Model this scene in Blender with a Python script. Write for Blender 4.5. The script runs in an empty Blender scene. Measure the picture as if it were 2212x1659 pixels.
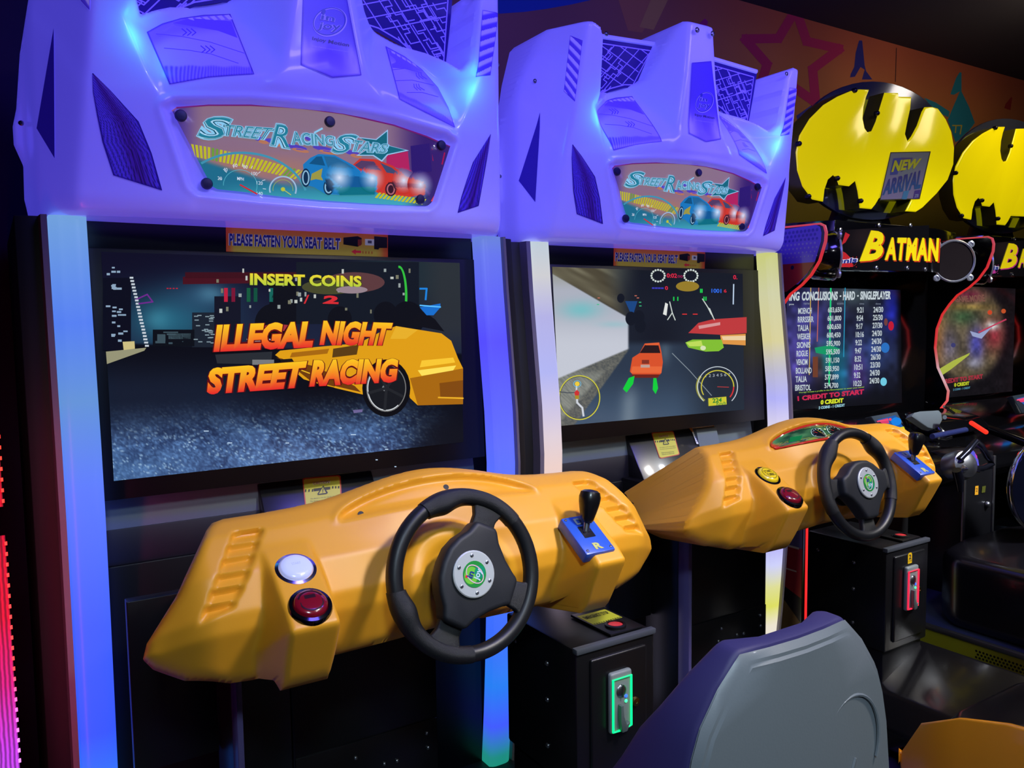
import bpy, bmesh, math, random
import numpy as np
from mathutils import Vector, Matrix

scene = bpy.context.scene
# ------------------------------------------------------------------ camera
CAM = np.array([-0.7034, -2.0730, 1.4177])
YAW, PITCH, ROLL = math.radians(32.427), math.radians(4.571), math.radians(-0.774)
F_PX, CX, CY = 1771.2, 1106.0, 829.5                     # focal length and centre for a 2212 x 1659 frame
_f = np.array([math.sin(YAW)*math.cos(PITCH), math.cos(YAW)*math.cos(PITCH), -math.sin(PITCH)])
_r = np.array([math.cos(YAW), -math.sin(YAW), 0.0]); _u = np.cross(_r, _f)
_c, _s = math.cos(ROLL), math.sin(ROLL)
R = np.array([_c*_r + _s*_u, -_s*_r + _c*_u, _f])
cd = bpy.data.cameras.new('camera'); cam = bpy.data.objects.new('camera', cd); scene.collection.objects.link(cam)
cd.sensor_width = 36.0; cd.lens = F_PX/2212*36.0; cd.clip_start = 0.02
M = Matrix.Identity(4)
for i in range(3):
    M[i][0], M[i][1], M[i][2], M[i][3] = R[0][i], R[1][i], -R[2][i], CAM[i]
cam.matrix_world = M
scene.camera = cam
# ------------------------------------------------------------------ exposure, world, lights
vs = scene.view_settings
scene.display_settings.display_device = 'sRGB'
vs.view_transform = 'Standard'; vs.look = 'None'; vs.gamma = 1.0; vs.exposure = 0.0; vs.use_curve_mapping = False
w = bpy.data.worlds.new('world'); scene.world = w; w.use_nodes = True
w.node_tree.nodes['Background'].inputs[0].default_value = (0.25, 0.28, 0.6, 1); w.node_tree.nodes['Background'].inputs[1].default_value = 0.022

def area(name, loc, target, size, power, col, size_y=None, spread=None):
    ld = bpy.data.lights.new(name, 'AREA'); ld.energy = power; ld.color = col; ld.size = size
    if size_y: ld.shape = 'RECTANGLE'; ld.size_y = size_y
    if spread: ld.spread = math.radians(spread)
    o = bpy.data.objects.new(name, ld); scene.collection.objects.link(o); o.location = loc
    o.rotation_euler = (Vector(target)-Vector(loc)).to_track_quat('-Z', 'Y').to_euler(); return o
def point(name, loc, power, col, rad=0.012):
    ld = bpy.data.lights.new(name, 'POINT'); ld.energy = power; ld.color = col; ld.shadow_soft_size = rad
    o = bpy.data.objects.new(name, ld); scene.collection.objects.link(o); o.location = loc; return o
area('ceiling_lamp', (0.9, -2.1, 2.9), (0.25, -0.75, 0.85), 0.3, 8.5, (1.0, 0.94, 0.86), spread=58)
area('ceiling_lamp', (2.4, -2.1, 2.9), (1.7, -0.7, 0.85), 0.3, 8.5, (1.0, 0.94, 0.86), spread=58)
area('ceiling_lamp', (3.2, -2.0, 2.9), (2.7, -0.3, 0.85), 0.25, 19, (0.92, 0.95, 1.0), spread=60)
area('ceiling_lamp', (-0.9, -3.2, 2.9), (0.1, -1.3, 0.9), 0.4, 8, (0.66, 0.86, 1.0), spread=60)
area('ceiling_lamp', (0.9, -3.0, 2.9), (0.8, -0.3, 1.9), 0.12, 5, (0.9, 0.92, 1.0))
area('blue_flood_lamp', (0.2, -1.5, 2.92), (0.0, -0.1, 2.0), 0.5, 20, (0.135, 0.10, 1.0), spread=135)
area('blue_flood_lamp', (1.6, -1.4, 2.92), (1.35, 0.0, 2.0), 0.5, 16, (0.135, 0.10, 1.0), spread=135)
area('wall_wash_lamp', (3.7, -0.2, 2.9), (3.9, 0.8, 2.1), 0.4, 8, (1.0, 0.80, 0.5), size_y=1.2)
area('added_ceiling_fill', (2.3, -1.0, 2.35), (2.3, -0.9, 2.94), 0.6, 5.0, (0.2, 0.18, 1.0))  # added uplight without a fixture, tints the ceiling blue
area('added_wall_fill', (1.6, -0.5, 2.55), (1.7, 0.5, 2.75), 0.3, 3.0, (0.22, 0.16, 1.0), size_y=1.4)  # added light for blue spill on the wall, no real fitting

T2 = np.array([1.3063, 0.0821, 0.0])                      # second cabinet stands this far along the row
TK = np.array([1.22, 0.072, 0.0])                         # spacing of the two shooting-game cabinets
ZERO = np.zeros(3)

def srgb(c):
    a = np.asarray(c, float)/255.0
    return np.where(a <= 0.04045, a/12.92, ((a+0.055)/1.055)**2.4)
def lin4(c): return tuple(float(v) for v in srgb(c)) + (1.0,)

# ------------------------------------------------------------------ materials
MATS = {}
def mat(name, col, rough=0.5, metal=0.0, emit=None, es=0.0, coat=0.0, bump=None, spec=0.5, noise=None):
    if name in MATS: return MATS[name]
    m = bpy.data.materials.new(name); m.use_nodes = True; nt = m.node_tree; b = nt.nodes['Principled BSDF']
    b.inputs['Base Color'].default_value = lin4(col); b.inputs['Roughness'].default_value = rough
    b.inputs['Metallic'].default_value = metal; b.inputs['Coat Weight'].default_value = coat
    b.inputs['Coat Roughness'].default_value = 0.08
    b.inputs['Specular IOR Level'].default_value = spec
    if emit is not None:
        b.inputs['Emission Color'].default_value = lin4(emit); b.inputs['Emission Strength'].default_value = es
    if bump:
        tc = nt.nodes.new('ShaderNodeTexCoord'); n = nt.nodes.new('ShaderNodeTexNoise'); n.inputs['Scale'].default_value = bump[0]
        n.inputs['Detail'].default_value = 3
        bp = nt.nodes.new('ShaderNodeBump'); bp.inputs['Strength'].default_value = bump[1]; bp.inputs['Distance'].default_value = 0.002
        nt.links.new(tc.outputs['Object'], n.inputs['Vector']); nt.links.new(n.outputs['Fac'], bp.inputs['Height']); nt.links.new(bp.outputs['Normal'], b.inputs['Normal'])
    if noise:
        tc = nt.nodes.new('ShaderNodeTexCoord'); n = nt.nodes.new('ShaderNodeTexNoise'); n.inputs['Scale'].default_value = noise[0]
        mx = nt.nodes.new('ShaderNodeMix'); mx.data_type = 'RGBA'
        mx.inputs['A'].default_value = lin4(col); mx.inputs['B'].default_value = lin4(noise[1])
        nt.links.new(tc.outputs['Object'], n.inputs['Vector']); nt.links.new(n.outputs['Fac'], mx.inputs['Factor']); nt.links.new(mx.outputs['Result'], b.inputs['Base Color'])
    MATS[name] = m; return m
def art_mat(name, es=1.0, base=0.0, rough=0.25, spec=0.3, coat=0.0):
    """colours come from the mesh's printed / displayed picture (corner colour attribute)"""
    if name in MATS: return MATS[name]
    m = bpy.data.materials.new(name); m.use_nodes = True; nt = m.node_tree; b = nt.nodes['Principled BSDF']
    a = nt.nodes.new('ShaderNodeAttribute'); a.attribute_name = 'Col'
    if base > 0:
        mx = nt.nodes.new('ShaderNodeMix'); mx.data_type = 'RGBA'; mx.inputs['Factor'].default_value = base
        mx.inputs['A'].default_value = (0.004, 0.004, 0.005, 1); nt.links.new(a.outputs['Color'], mx.inputs['B'])
        nt.links.new(mx.outputs['Result'], b.inputs['Base Color'])
    else: b.inputs['Base Color'].default_value = (0.004, 0.004, 0.005, 1)
    if es > 0:
        nt.links.new(a.outputs['Color'], b.inputs['Emission Color']); b.inputs['Emission Strength'].default_value = es
    b.inputs['Roughness'].default_value = rough; b.inputs['Specular IOR Level'].default_value = spec; b.inputs['Coat Weight'].default_value = coat
    MATS[name] = m; return m

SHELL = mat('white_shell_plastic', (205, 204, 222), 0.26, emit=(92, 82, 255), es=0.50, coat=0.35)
YEL = mat('yellow_moulded_plastic', (234, 164, 38), 0.42, bump=(900, 0.06))
BLK = mat('black_panel', (14, 14, 17), 0.35, bump=(700, 0.05))
BLKM = mat('black_matte', (9, 9, 11), 0.6)
GLOSS = mat('black_gloss', (8, 8, 10), 0.12, coat=0.4)
BEZ = mat('bezel_black', (9, 9, 12), 0.38, spec=0.3)
GREY = mat('grey_ledge_plastic', (96, 110, 120), 0.5)
CHROME = mat('chrome', (215, 215, 220), 0.15, metal=1.0)
STEEL = mat('brushed_steel', (150, 152, 158), 0.35, metal=1.0)
RUB = mat('black_leather', (22, 24, 27), 0.42, bump=(500, 0.08))
RUBP = mat('perforated_leather', (24, 26, 29), 0.4, bump=(1500, 0.5))
SEAT = mat('grey_seat_shell', (112, 118, 124), 0.42, bump=(350, 0.05), coat=0.15)
SEAT_SHADE = mat('seat_blue_shade', (48, 42, 96), 0.6)  # same seat shell in blue-lit shade, put into the colour
ARTE = art_mat('lit_screen_picture', 1.0, 0.0, 0.18, 0.25)
ARTB = art_mat('backlit_print', 0.75, 0.35, 0.25, 0.4, coat=0.3)
ARTP = art_mat('printed_sticker', 0.0, 1.0, 0.4, 0.4)
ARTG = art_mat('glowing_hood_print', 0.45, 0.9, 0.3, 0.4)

# ------------------------------------------------------------------ object helpers
COL = scene.collection
def link(name, me, parent=None):
    o = bpy.data.objects.new(name, me); COL.objects.link(o)
    if parent is not None: o.parent = parent
    return o
def tag(o, label=None, cat=None, group=None, kind=None):
    if label: o['label'] = label
    if cat: o['category'] = cat
    if group: o['group'] = group
    if kind: o['kind'] = kind
    return o
def empty(name, loc, label, cat, group=None, rz=0.0):
    o = bpy.data.objects.new(name, None); COL.objects.link(o); o.location = [float(v) for v in loc]; o.rotation_euler = (0, 0, rz)
    o.empty_display_size = 0.1
    return tag(o, label, cat, group)
def mesh(name, verts, faces, m, smooth=False, bevel=0.0, seg=2, mids=None, angle=40):
    me = bpy.data.meshes.new(name); me.from_pydata([tuple(map(float, v)) for v in verts], [], [tuple(map(int, f)) for f in faces])
    for mm in (m if isinstance(m, (list, tuple)) else [m]): me.materials.append(mm)
    if mids is not None: me.polygons.foreach_set('material_index', mids)
    bm = bmesh.new(); bm.from_mesh(me)
    bmesh.ops.recalc_face_normals(bm, faces=bm.faces)
    if bevel > 0:
        es = [e for e in bm.edges if len(e.link_faces) == 2 and e.calc_face_angle(0) > math.radians(25)]
        bmesh.ops.bevel(bm, geom=es, offset=bevel, segments=seg, profile=0.5, affect='EDGES', clamp_overlap=True)
    bm.to_mesh(me); bm.free()
    if smooth or bevel > 0:
        me.shade_smooth()
        try: me.set_sharp_from_angle(angle=math.radians(angle))
        except Exception: pass
    return me
class MB:
    """collects simple shapes into one mesh"""
    def __init__(s): s.v = []; s.f = []
    def add(s, v, f):
        n = len(s.v); s.v += [tuple(map(float, p)) for p in v]; s.f += [tuple(i+n for i in q) for q in f]; return s
    def box(s, a, b):
        x0, y0, z0 = a; x1, y1, z1 = b
        return s.add([(x0,y0,z0),(x1,y0,z0),(x1,y1,z0),(x0,y1,z0),(x0,y0,z1),(x1,y0,z1),(x1,y1,z1),(x0,y1,z1)],
                     [(0,3,2,1),(4,5,6,7),(0,1,5,4),(1,2,6,5),(2,3,7,6),(3,0,4,7)])
    def prism(s, poly, axis, a, b):
        """poly: 2D points in the two other axes (in x,y,z order), extruded along axis from a to b"""
        n = len(poly); vs_ = []
        for t in (a, b):
            for p in poly:
                q = list(p); q.insert(axis, t); vs_.append(q)
        fs = [tuple(range(n)), tuple(range(2*n-1, n-1, -1))] + [(i, (i+1) % n, n+(i+1) % n, n+i) for i in range(n)]
        return s.add(vs_, fs)
    def tube(s, path, r, n=10, cap=True):
        P = [Vector(p) for p in path]; rr = r if hasattr(r, '__len__') else [r]*len(P); vs_ = []; fs = []
        up = None
        for i, p in enumerate(P):
            t = (P[min(i+1, len(P)-1)]-P[max(i-1, 0)]).normalized()
            if up is None: up = t.orthogonal().normalized()
            a = (up - t*up.dot(t)).normalized(); up = a; b = t.cross(a)
            for k in range(n):
                th = 2*math.pi*k/n; vs_.append(p+(a*math.cos(th)+b*math.sin(th))*rr[i])
        for i in range(len(P)-1):
            for k in range(n): fs.append((i*n+k, i*n+(k+1) % n, (i+1)*n+(k+1) % n, (i+1)*n+k))
        if cap: fs += [tuple(range(n)), tuple(range((len(P)-1)*n, len(P)*n))]
        return s.add(vs_, fs)
    def lathe(s, c, axis, prof, n=28, cap=True):
        """prof: (radius, height along axis) pairs from base to tip"""
        ax = Vector(axis).normalized(); a = ax.orthogonal().normalized(); b = ax.cross(a); c = Vector(c); vs_ = []; fs = []
        for r, h in prof:
            for k in range(n):
                th = 2*math.pi*k/n; vs_.append(c+ax*h+(a*math.cos(th)+b*math.sin(th))*max(r, 1e-5))
        for i in range(len(prof)-1):
            for k in range(n): fs.append((i*n+k, i*n+(k+1) % n, (i+1)*n+(k+1) % n, (i+1)*n+k))
        if cap: fs += [tuple(range(n-1, -1, -1)), tuple(range((len(prof)-1)*n, len(prof)*n))]
        return s.add(vs_, fs)
    def mesh(s, name, m, **k): return mesh(name, s.v, s.f, m, **k)
def box_mesh(name, a, b, m, bevel=0.004): return MB().box(a, b).mesh(name, m, bevel=bevel)

def ray(p):
    p = np.atleast_2d(np.asarray(p, float))
    return np.stack([(p[:, 0]-CX)/F_PX, -(p[:, 1]-CY)/F_PX, np.ones(len(p))], 1) @ R
class Plane:
    """a flat face of a thing, in that thing's own coordinates (off = where the thing stands); turns a photograph point into a point on it"""
    def __init__(s, p, n, off=ZERO): s.p = np.array(p, float); s.n = np.array(n, float)/np.linalg.norm(n); s.O = CAM-off
    def hit(s, px, d=0.0):
        v = ray(px); q = s.p+s.n*d; t = ((q-s.O)@s.n)/(v@s.n); return s.O+t[:, None]*v
def yplane(y, off=ZERO, tilt=0.0, z=1.3):
    return Plane((0, y, z), (0, -math.cos(tilt), math.sin(tilt)), off)

# ------------------------------------------------------------------ flat artwork: pictures, lettering, prints
_TXT = {}
def text_shape(s, bold=0.0, spacing=1.0):
    k = (s, bold, spacing)
    if k in _TXT: return _TXT[k]
    cu = bpy.data.curves.new('lettering', 'FONT'); cu.body = s; cu.size = 1.0; cu.offset = bold; cu.resolution_u = 3; cu.space_character = spacing
    o = bpy.data.objects.new('lettering', cu); COL.objects.link(o)
    dg = bpy.context.evaluated_depsgraph_get(); me = o.evaluated_get(dg).to_mesh()
    v = np.array([p.co[:2] for p in me.vertices]); f = [tuple(p.vertices) for p in me.polygons]
    o.evaluated_get(dg).to_mesh_clear(); bpy.data.objects.remove(o); bpy.data.curves.remove(cu)
    lo, hi = v.min(0), v.max(0); v = (v-lo)/(hi-lo)
    _TXT[k] = (v, f); return _TXT[k]
class Art:
    def __init__(s, surf, eps=0.0004): s.surf = surf; s.eps = eps; s.V = []; s.F = []; s.C = []; s.n = 0; s.Q = None
    def frame(s, quad=None):
        """quad: photograph corners TL, TR, BR, BL; afterwards points are (u right, v down) in 0..1"""
        s.Q = None if quad is None else np.array(quad, float); return s
    def tr(s, p):
        p = np.atleast_2d(np.asarray(p, float))
        if s.Q is None: return p
        u, v = p[:, :1], p[:, 1:2]; a, b, c, d = s.Q
        return a*(1-u)*(1-v)+b*u*(1-v)+c*u*v+d*(1-u)*v
    def put(s, pts, faces, cols, layer):
        q = s.tr(pts); s.k = (getattr(s, 'k', 0)+1) % 16
        P = s.surf.hit(q, s.eps*layer+s.k*1.6e-5); cols = np.asarray(cols, float)
        if not hasattr(s, 'rec'): s.rec = []
        if cols.ndim == 1 and len(faces) == 1: s.rec.append((layer, q, cols))
        if cols.ndim == 1: cols = np.tile(cols, (len(P), 1))
        s.V.append(P); s.F += [tuple(i+s.n for i in f) for f in faces]; s.C.append(srgb(cols)); s.n += len(P); return s
    def poly(s, pts, col, layer=1): return s.put(pts, [tuple(range(len(pts)))], col, layer)
    def rect(s, x0, y0, x1, y1, col, layer=1): return s.poly([(x0,y0),(x1,y0),(x1,y1),(x0,y1)], col, layer)
    def grid(s, quad, nx, ny, fn, layer=0):
        q = np.array(quad, float); u, v = np.meshgrid(np.linspace(0, 1, nx+1), np.linspace(0, 1, ny+1)); u = u.ravel()[:, None]; v = v.ravel()[:, None]
        p = q[0]*(1-u)*(1-v)+q[1]*u*(1-v)+q[2]*u*v+q[3]*(1-u)*v
        idx = np.arange((nx+1)*(ny+1)).reshape(ny+1, nx+1)
        f = np.stack([idx[:-1,:-1], idx[:-1,1:], idx[1:,1:], idx[1:,:-1]], -1).reshape(-1, 4)
        return s.put(p, f.tolist(), np.clip(fn(p[:, 0], p[:, 1], u[:, 0], v[:, 0]), 0, 255), layer)
    def line(s, pts, w_, col, layer=1):
        pts = [np.array(p, float) for p in pts]
        for a, b in zip(pts[:-1], pts[1:]):
            d = b-a; L = np.linalg.norm(d)
            if L < 1e-6: continue
            n_ = np.array([-d[1], d[0]])/L*w_/2; e = d/L*w_*0.35
            s.poly([a-e+n_, b+e+n_, b+e-n_, a-e-n_], col, layer)
        return s
    def ell(s, c, rx, ry, col, layer=1, n=28, a0=0, a1=360, rot=0.0):
        th = np.radians(np.linspace(a0, a1, n+1)); x = rx*np.cos(th); y = ry*np.sin(th); cr, sr = math.cos(rot), math.sin(rot)
        pts = np.stack([c[0]+x*cr-y*sr, c[1]+x*sr+y*cr], 1)
        if abs(a1-a0) >= 360: pts = pts[:-1]
        return s.poly(pts, col, layer)
    def ring(s, c, rx, ry, w_, col, layer=1, n=40, a0=0, a1=360, rot=0.0):
        th = np.radians(np.linspace(a0, a1, n+1)); cr, sr = math.cos(rot), math.sin(rot); P = []
        for k in (1.0, 0.0):
            x = (rx-w_*k)*np.cos(th); y = (ry-w_*k)*np.sin(th); P.append(np.stack([c[0]+x*cr-y*sr, c[1]+x*sr+y*cr], 1))
        pts = np.concatenate(P); m_ = n+1
        return s.put(pts, [(i, i+1, m_+i+1, m_+i) for i in range(n)], col, layer)
    def glow(s, c, rx, ry, col, bgfn, layer=1, n=24, m_=6, p=1.5):
        pts = [c]; cols = [col]; fs = []
        c = np.array(c, float); col = np.array(col, float)
        for j in range(1, m_+1):
            for k in range(n):
                th = 2*math.pi*k/n; pts.append(c+np.array([rx*math.cos(th), ry*math.sin(th)])*j/m_)
        P = np.array([np.asarray(q, float) for q in pts]); bg = np.asarray(bgfn(P[:, 0], P[:, 1]), float).copy()
        for L_, q_, c_ in sorted(s.rec, key=lambda r: r[0]):
            if L_ <= layer: bg[inpoly(P[:, 0], P[:, 1], q_)] = c_
        rad = np.concatenate([[0]]+[np.full(n, j/m_) for j in range(1, m_+1)]); wgt = np.clip((1-rad)**p, 0, 1)[:, None]
        for k in range(n): fs.append((0, 1+k, 1+(k+1) % n))
        for j in range(m_-1):
            for k in range(n): fs.append((1+j*n+k, 1+(j+1)*n+k, 1+(j+1)*n+(k+1) % n, 1+j*n+(k+1) % n))
        return s.put(P, fs, bg*(1-wgt)+col*wgt, layer)
    def text(s, t, quad, col, bold=0.0, layer=2, col2=None, grow=0.0, mid=None, sp=1.0):
        """fits the lettering into the quad TL, TR, BR, BL; col at the top, col2 at the bottom"""
        v, f = text_shape(t, bold, sp); q = np.array(quad, float)
        if s.Q is not None: q = s.tr(q)
        c = q.mean(0)
        if grow: q = c+(q-c)*(1+grow)
        u = v[:, :1]; w_ = 1-v[:, 1:2]
        p = q[0]*(1-u)*(1-w_)+q[1]*u*(1-w_)+q[2]*u*w_+q[3]*(1-u)*w_
        c1 = np.array(col, float); c2 = c1 if col2 is None else np.array(col2, float)
        if mid is not None:
            m3 = np.array(mid, float); cols = np.where(w_ < .5, c1*(1-2*w_)+m3*2*w_, m3*(2-2*w_)+c2*(2*w_-1))
        else: cols = c1*(1-w_)+c2*w_
        sv = s.Q; s.Q = None; s.put(p, f, cols, layer); s.Q = sv; return s
    def mesh(s, name, m, back=0.0):
        V = np.concatenate(s.V); C = np.concatenate(s.C)
        me = bpy.data.meshes.new(name); me.from_pydata(V.tolist(), [], s.F); me.materials.append(m)
        at_ = me.color_attributes.new('Col', 'FLOAT_COLOR', 'CORNER')
        li = np.empty(len(me.loops), dtype=np.int32); me.loops.foreach_get('vertex_index', li)
        buf = np.ones((len(li), 4), np.float32); buf[:, :3] = C[li]; at_.data.foreach_set('color', buf.ravel())
        me.validate(); me.update(); return me
def vnoise(x, y, seed=0):
    x = np.asarray(x, float); y = np.asarray(y, float); xi = np.floor(x); yi = np.floor(y); fx = x-xi; fy = y-yi
    h = lambda a, b: (np.sin(a*127.1+b*311.7+seed*74.7)*43758.5453) % 1.0
    fx = fx*fx*(3-2*fx); fy = fy*fy*(3-2*fy)
    return (h(xi, yi)*(1-fx)+h(xi+1, yi)*fx)*(1-fy)+(h(xi, yi+1)*(1-fx)+h(xi+1, yi+1)*fx)*fy
def ss(a, b, x): t = np.clip((np.asarray(x, float)-a)/(b-a), 0, 1); return t*t*(3-2*t)
def gs(x, y, cx, cy, rx, ry): return np.exp(-((x-cx)/rx)**2-((y-cy)/ry)**2)
def mixc(a, b, t): return np.asarray(a, float)*(1-np.asarray(t)[..., None])+np.asarray(b, float)*np.asarray(t)[..., None]
def zoomed(ox, oy, k): return lambda *pts: [(ox+x/k, oy+y/k) for x, y in pts]
def inpoly(px, py, poly):
    poly = np.asarray(poly, float); r = np.zeros(np.shape(px), bool); n = len(poly)
    for i in range(n):
        x1, y1 = poly[i]; x2, y2 = poly[(i+1) % n]
        c = ((y1 > py) != (y2 > py)) & (px < (x2-x1)*(py-y1)/((y2-y1) or 1e-12)+x1); r ^= c
    return r
def dpoly(px, py, poly):
    """signed distance to a polygon outline, positive inside"""
    poly = np.asarray(poly, float); d = np.full(np.shape(px), 1e9); n = len(poly)
    for i in range(n):
        a = poly[i]; e = poly[(i+1) % n]-a; L = e@e or 1e-12
        t = np.clip(((px-a[0])*e[0]+(py-a[1])*e[1])/L, 0, 1); d = np.minimum(d, np.hypot(px-a[0]-t*e[0], py-a[1]-t*e[1]))
    return np.where(inpoly(px, py, poly), d, -d)
def blur(a, n=1, mask=None):
    for _ in range(n):
        p = np.pad(a, 1, mode='edge'); a = (p[1:-1,1:-1]*4+(p[:-2,1:-1]+p[2:,1:-1]+p[1:-1,:-2]+p[1:-1,2:])*2+p[:-2,:-2]+p[2:,2:]+p[:-2,2:]+p[2:,:-2])/16
    return a
def smax(*a, k=0.006):
    m_ = np.maximum.reduce(a); return m_+k*np.log(sum(np.exp((q-m_)/k) for q in a))
def smin(*a, k=0.006): return -smax(*[-q for q in a], k=k)
def shell_mesh(name, P, inside, back_dir, m, backfn, uv=None, outline=None, fn=None):
    """front surface grid P (ny,nx,3) where inside, closed by a rim running back along back_dir; boundary vertices snap by caller"""
    ny, nx = inside.shape; q = inside[:-1,:-1] & inside[1:,:-1] & inside[:-1,1:] & inside[1:,1:]
    used = np.zeros_like(inside); used[:-1,:-1] |= q; used[1:,:-1] |= q; used[:-1,1:] |= q; used[1:,1:] |= q
    idx = -np.ones(inside.shape, int); idx[used] = np.arange(used.sum()); V = P[used]; F = []
    js, is_ = np.nonzero(q); F = [(idx[j,i], idx[j,i+1], idx[j+1,i+1], idx[j+1,i]) for j, i in zip(js, is_)]
    edges = {}
    for f in F:
        for a, b in zip(f, f[1:]+f[:1]):
            if (b, a) in edges: del edges[(b, a)]
            else: edges[(a, b)] = 1
    if outline is not None:                                  # rim points sit exactly on the outline
        U = np.stack([uv[0][used], uv[1][used]], 1); bd = np.array(sorted({k for e_ in edges for k in e_})); pl = np.asarray(outline, float); q0 = U[bd]; best = np.full(len(bd), 1e9); B_ = q0.copy()
        for i in range(len(pl)):
            a = pl[i]; e_ = pl[(i+1) % len(pl)]-a; L = e_@e_ or 1e-12; t = np.clip(((q0-a)@e_)/L, 0, 1)[:, None]; q1 = a+t*e_; dd = np.hypot(*(q0-q1).T); k = dd < best; best[k] = dd[k]; B_[k] = q1[k]
        V[bd] = fn(B_[:, 0], B_[:, 1], V[bd])
    bm_map = {}; V = V.tolist()
    for (a, b) in list(edges):
        for k in (a, b):
            if k not in bm_map: bm_map[k] = len(V); V.append(backfn(V[k]))
        F.append((b, a, bm_map[a], bm_map[b]))
    return V, F

def snap(X, Z, poly, cell):
    """grid points near an outline move onto it; returns X, Z and which points belong"""
    d = dpoly(X, Z, poly); poly = np.asarray(poly, float); near = np.abs(d) < cell*0.75
    xs, zs = X[near], Z[near]; best = np.full(xs.shape, 1e9); bx = xs.copy(); bz = zs.copy()
    for i in range(len(poly)):
        a = poly[i]; e = poly[(i+1) % len(poly)]-a; L = e@e or 1e-12
        t = np.clip(((xs-a[0])*e[0]+(zs-a[1])*e[1])/L, 0, 1); qx, qz = a[0]+t*e[0], a[1]+t*e[1]; dd = np.hypot(xs-qx, zs-qz); k = dd < best
        best[k] = dd[k]; bx[k] = qx[k]; bz[k] = qz[k]
    X = X.copy(); Z = Z.copy(); X[near] = bx; Z[near] = bz
    return X, Z, (d > 0) | near, np.where(near, 0.0, np.maximum(d, 0))
class Grid:
    """height field surface y = g(x, z) of the hood; finds where a sight line meets it"""
    def __init__(s, x0, z0, st, G, off=ZERO): s.x0, s.z0, s.st, s.G = x0, z0, st, G; s.O = CAM-off
    def g(s, x, z):
        ny, nx = s.G.shape; a = np.clip((x-s.x0)/s.st, 0, nx-1.001); b = np.clip((z-s.z0)/s.st, 0, ny-1.001)
        i = a.astype(int); j = b.astype(int); fx = a-i; fz = b-j; G = s.G
        return (G[j,i]*(1-fx)+G[j,i+1]*fx)*(1-fz)+(G[j+1,i]*(1-fx)+G[j+1,i+1]*fx)*fz
    def hit(s, px, d=0.0):
        v = ray(px); v = v/v[:, 1:2]; ys = np.linspace(-0.3, 0.14, 111)
        P = s.O+(ys[None, :, None]-s.O[1])*v[:, None, :]; dif = ys[None]-s.g(P[..., 0], P[..., 2])
        k = np.argmax(dif > 0, 1); k = np.maximum(k, 1); r = np.arange(len(k)); a = dif[r, k-1]; b = dif[r, k]
        y = ys[k-1]+(ys[k]-ys[k-1])*np.clip(-a/np.where(b-a == 0, 1, b-a), 0, 1)
        P = s.O+(y-s.O[1])[:, None]*v; P[:, 1] -= d; P[:, 2] += d*0.15
        return P
def strip(art, top, bot, nx, ny, fn, layer=0):
    """picture patch between two edge lines"""
    def res(p, n):
        p = np.array(p, float); L = np.concatenate([[0], np.cumsum(np.linalg.norm(np.diff(p, axis=0), axis=1))]); t = np.linspace(0, L[-1], n+1)
        return np.stack([np.interp(t, L, p[:, 0]), np.interp(t, L, p[:, 1])], 1)
    a, b = res(top, nx), res(bot, nx); v = np.linspace(0, 1, ny+1)[:, None, None]
    p = (a[None]*(1-v)+b[None]*v).reshape(-1, 2); u = np.tile(np.linspace(0, 1, nx+1), ny+1); vv = np.repeat(v.ravel(), nx+1)
    idx = np.arange((nx+1)*(ny+1)).reshape(ny+1, nx+1); f = np.stack([idx[:-1,:-1], idx[:-1,1:], idx[1:,1:], idx[1:,:-1]], -1).reshape(-1, 4)
    return art.put(p, f.tolist(), np.clip(fn(p[:, 0], p[:, 1], u, vv), 0, 255), layer)

# ================================================================== the hood of the racing cabinets
ST = 0.004
hx = np.arange(-0.645, 0.6451, ST); hz = np.arange(1.645, 2.396, ST); HX, HZ = np.meshgrid(hx, hz)
half = [(0.612,1.655),(0.620,1.70),(0.618,1.775),(0.634,1.82),(0.634,1.86),(0.625,1.90),(0.612,2.02),(0.585,2.16),(0.553,2.27),(0.535,2.288),(0.45,2.292),(0.425,2.28),(0.412,2.25),
        (0.402,2.10),(0.392,2.078),(0.36,2.10),(0.32,2.127),(0.26,2.157),(0.20,2.176),(0.165,2.184),(0.145,2.20),(0.10,2.31),(0.082,2.352),(0.062,2.368)]
HOUT = [(x, z) for x, z in half]+[(-x, z) for x, z in reversed(half)]
def hood_depth(x, z):
    X = np.abs(x)
    A = -0.088-0.16*(z-1.70)-0.036*(1-(X/0.45)**2)-0.03*ss(0.36, 0.0, X)*ss(1.86, 1.95, z)*0.4
    side = np.where(X < 0.598, -0.088+(X-0.525)*1.75, 0.04+ss(0.598, 0.606, X)*0.055)
    B = -1.6615+0.273*X+0.735*z+0.02*ss(2.0, 2.15, z)*0+0.012*np.sin(np.clip((z-1.93)/0.2, 0, 1)*math.pi)*-1
    xi = np.interp(z, [1.86, 1.915, 2.06, 2.10, 2.30], [0.30, 0.365, 0.425, 0.405, 0.408])
    inner = A+(xi-X)*1.25
    body = smax(A, B, side, k=0.007)
    horn = smax(A-0.004, side, inner, k=0.005)
    wT = np.interp(z, [1.93, 2.0, 2.08, 2.2, 2.36], [0.155, 0.108, 0.090, 0.070, 0.055])
    tower = smax(np.full_like(z, -0.176)-0.015*(z-2.0), -0.17+(X-wT)*1.35, -0.176+np.maximum(1.955-z, 0)*2.2, k=0.006)
    y = smin(body, horn, tower, k=0.007)
    y = np.where(z < 1.70, y+((1.70-z)/0.045)**2*0.022, y)          # lower lip rolls back
    return np.minimum(y, 0.11)
MQ = [(-0.352,1.882),(-0.335,1.893),(-0.18,1.908),(0.0,1.913),(0.18,1.908),(0.335,1.893),(0.352,1.882),(0.302,1.728),(0.288,1.716),(0.15,1.709),(0,1.706),(-0.15,1.709),(-0.288,1.716),(-0.302,1.728)]
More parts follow.
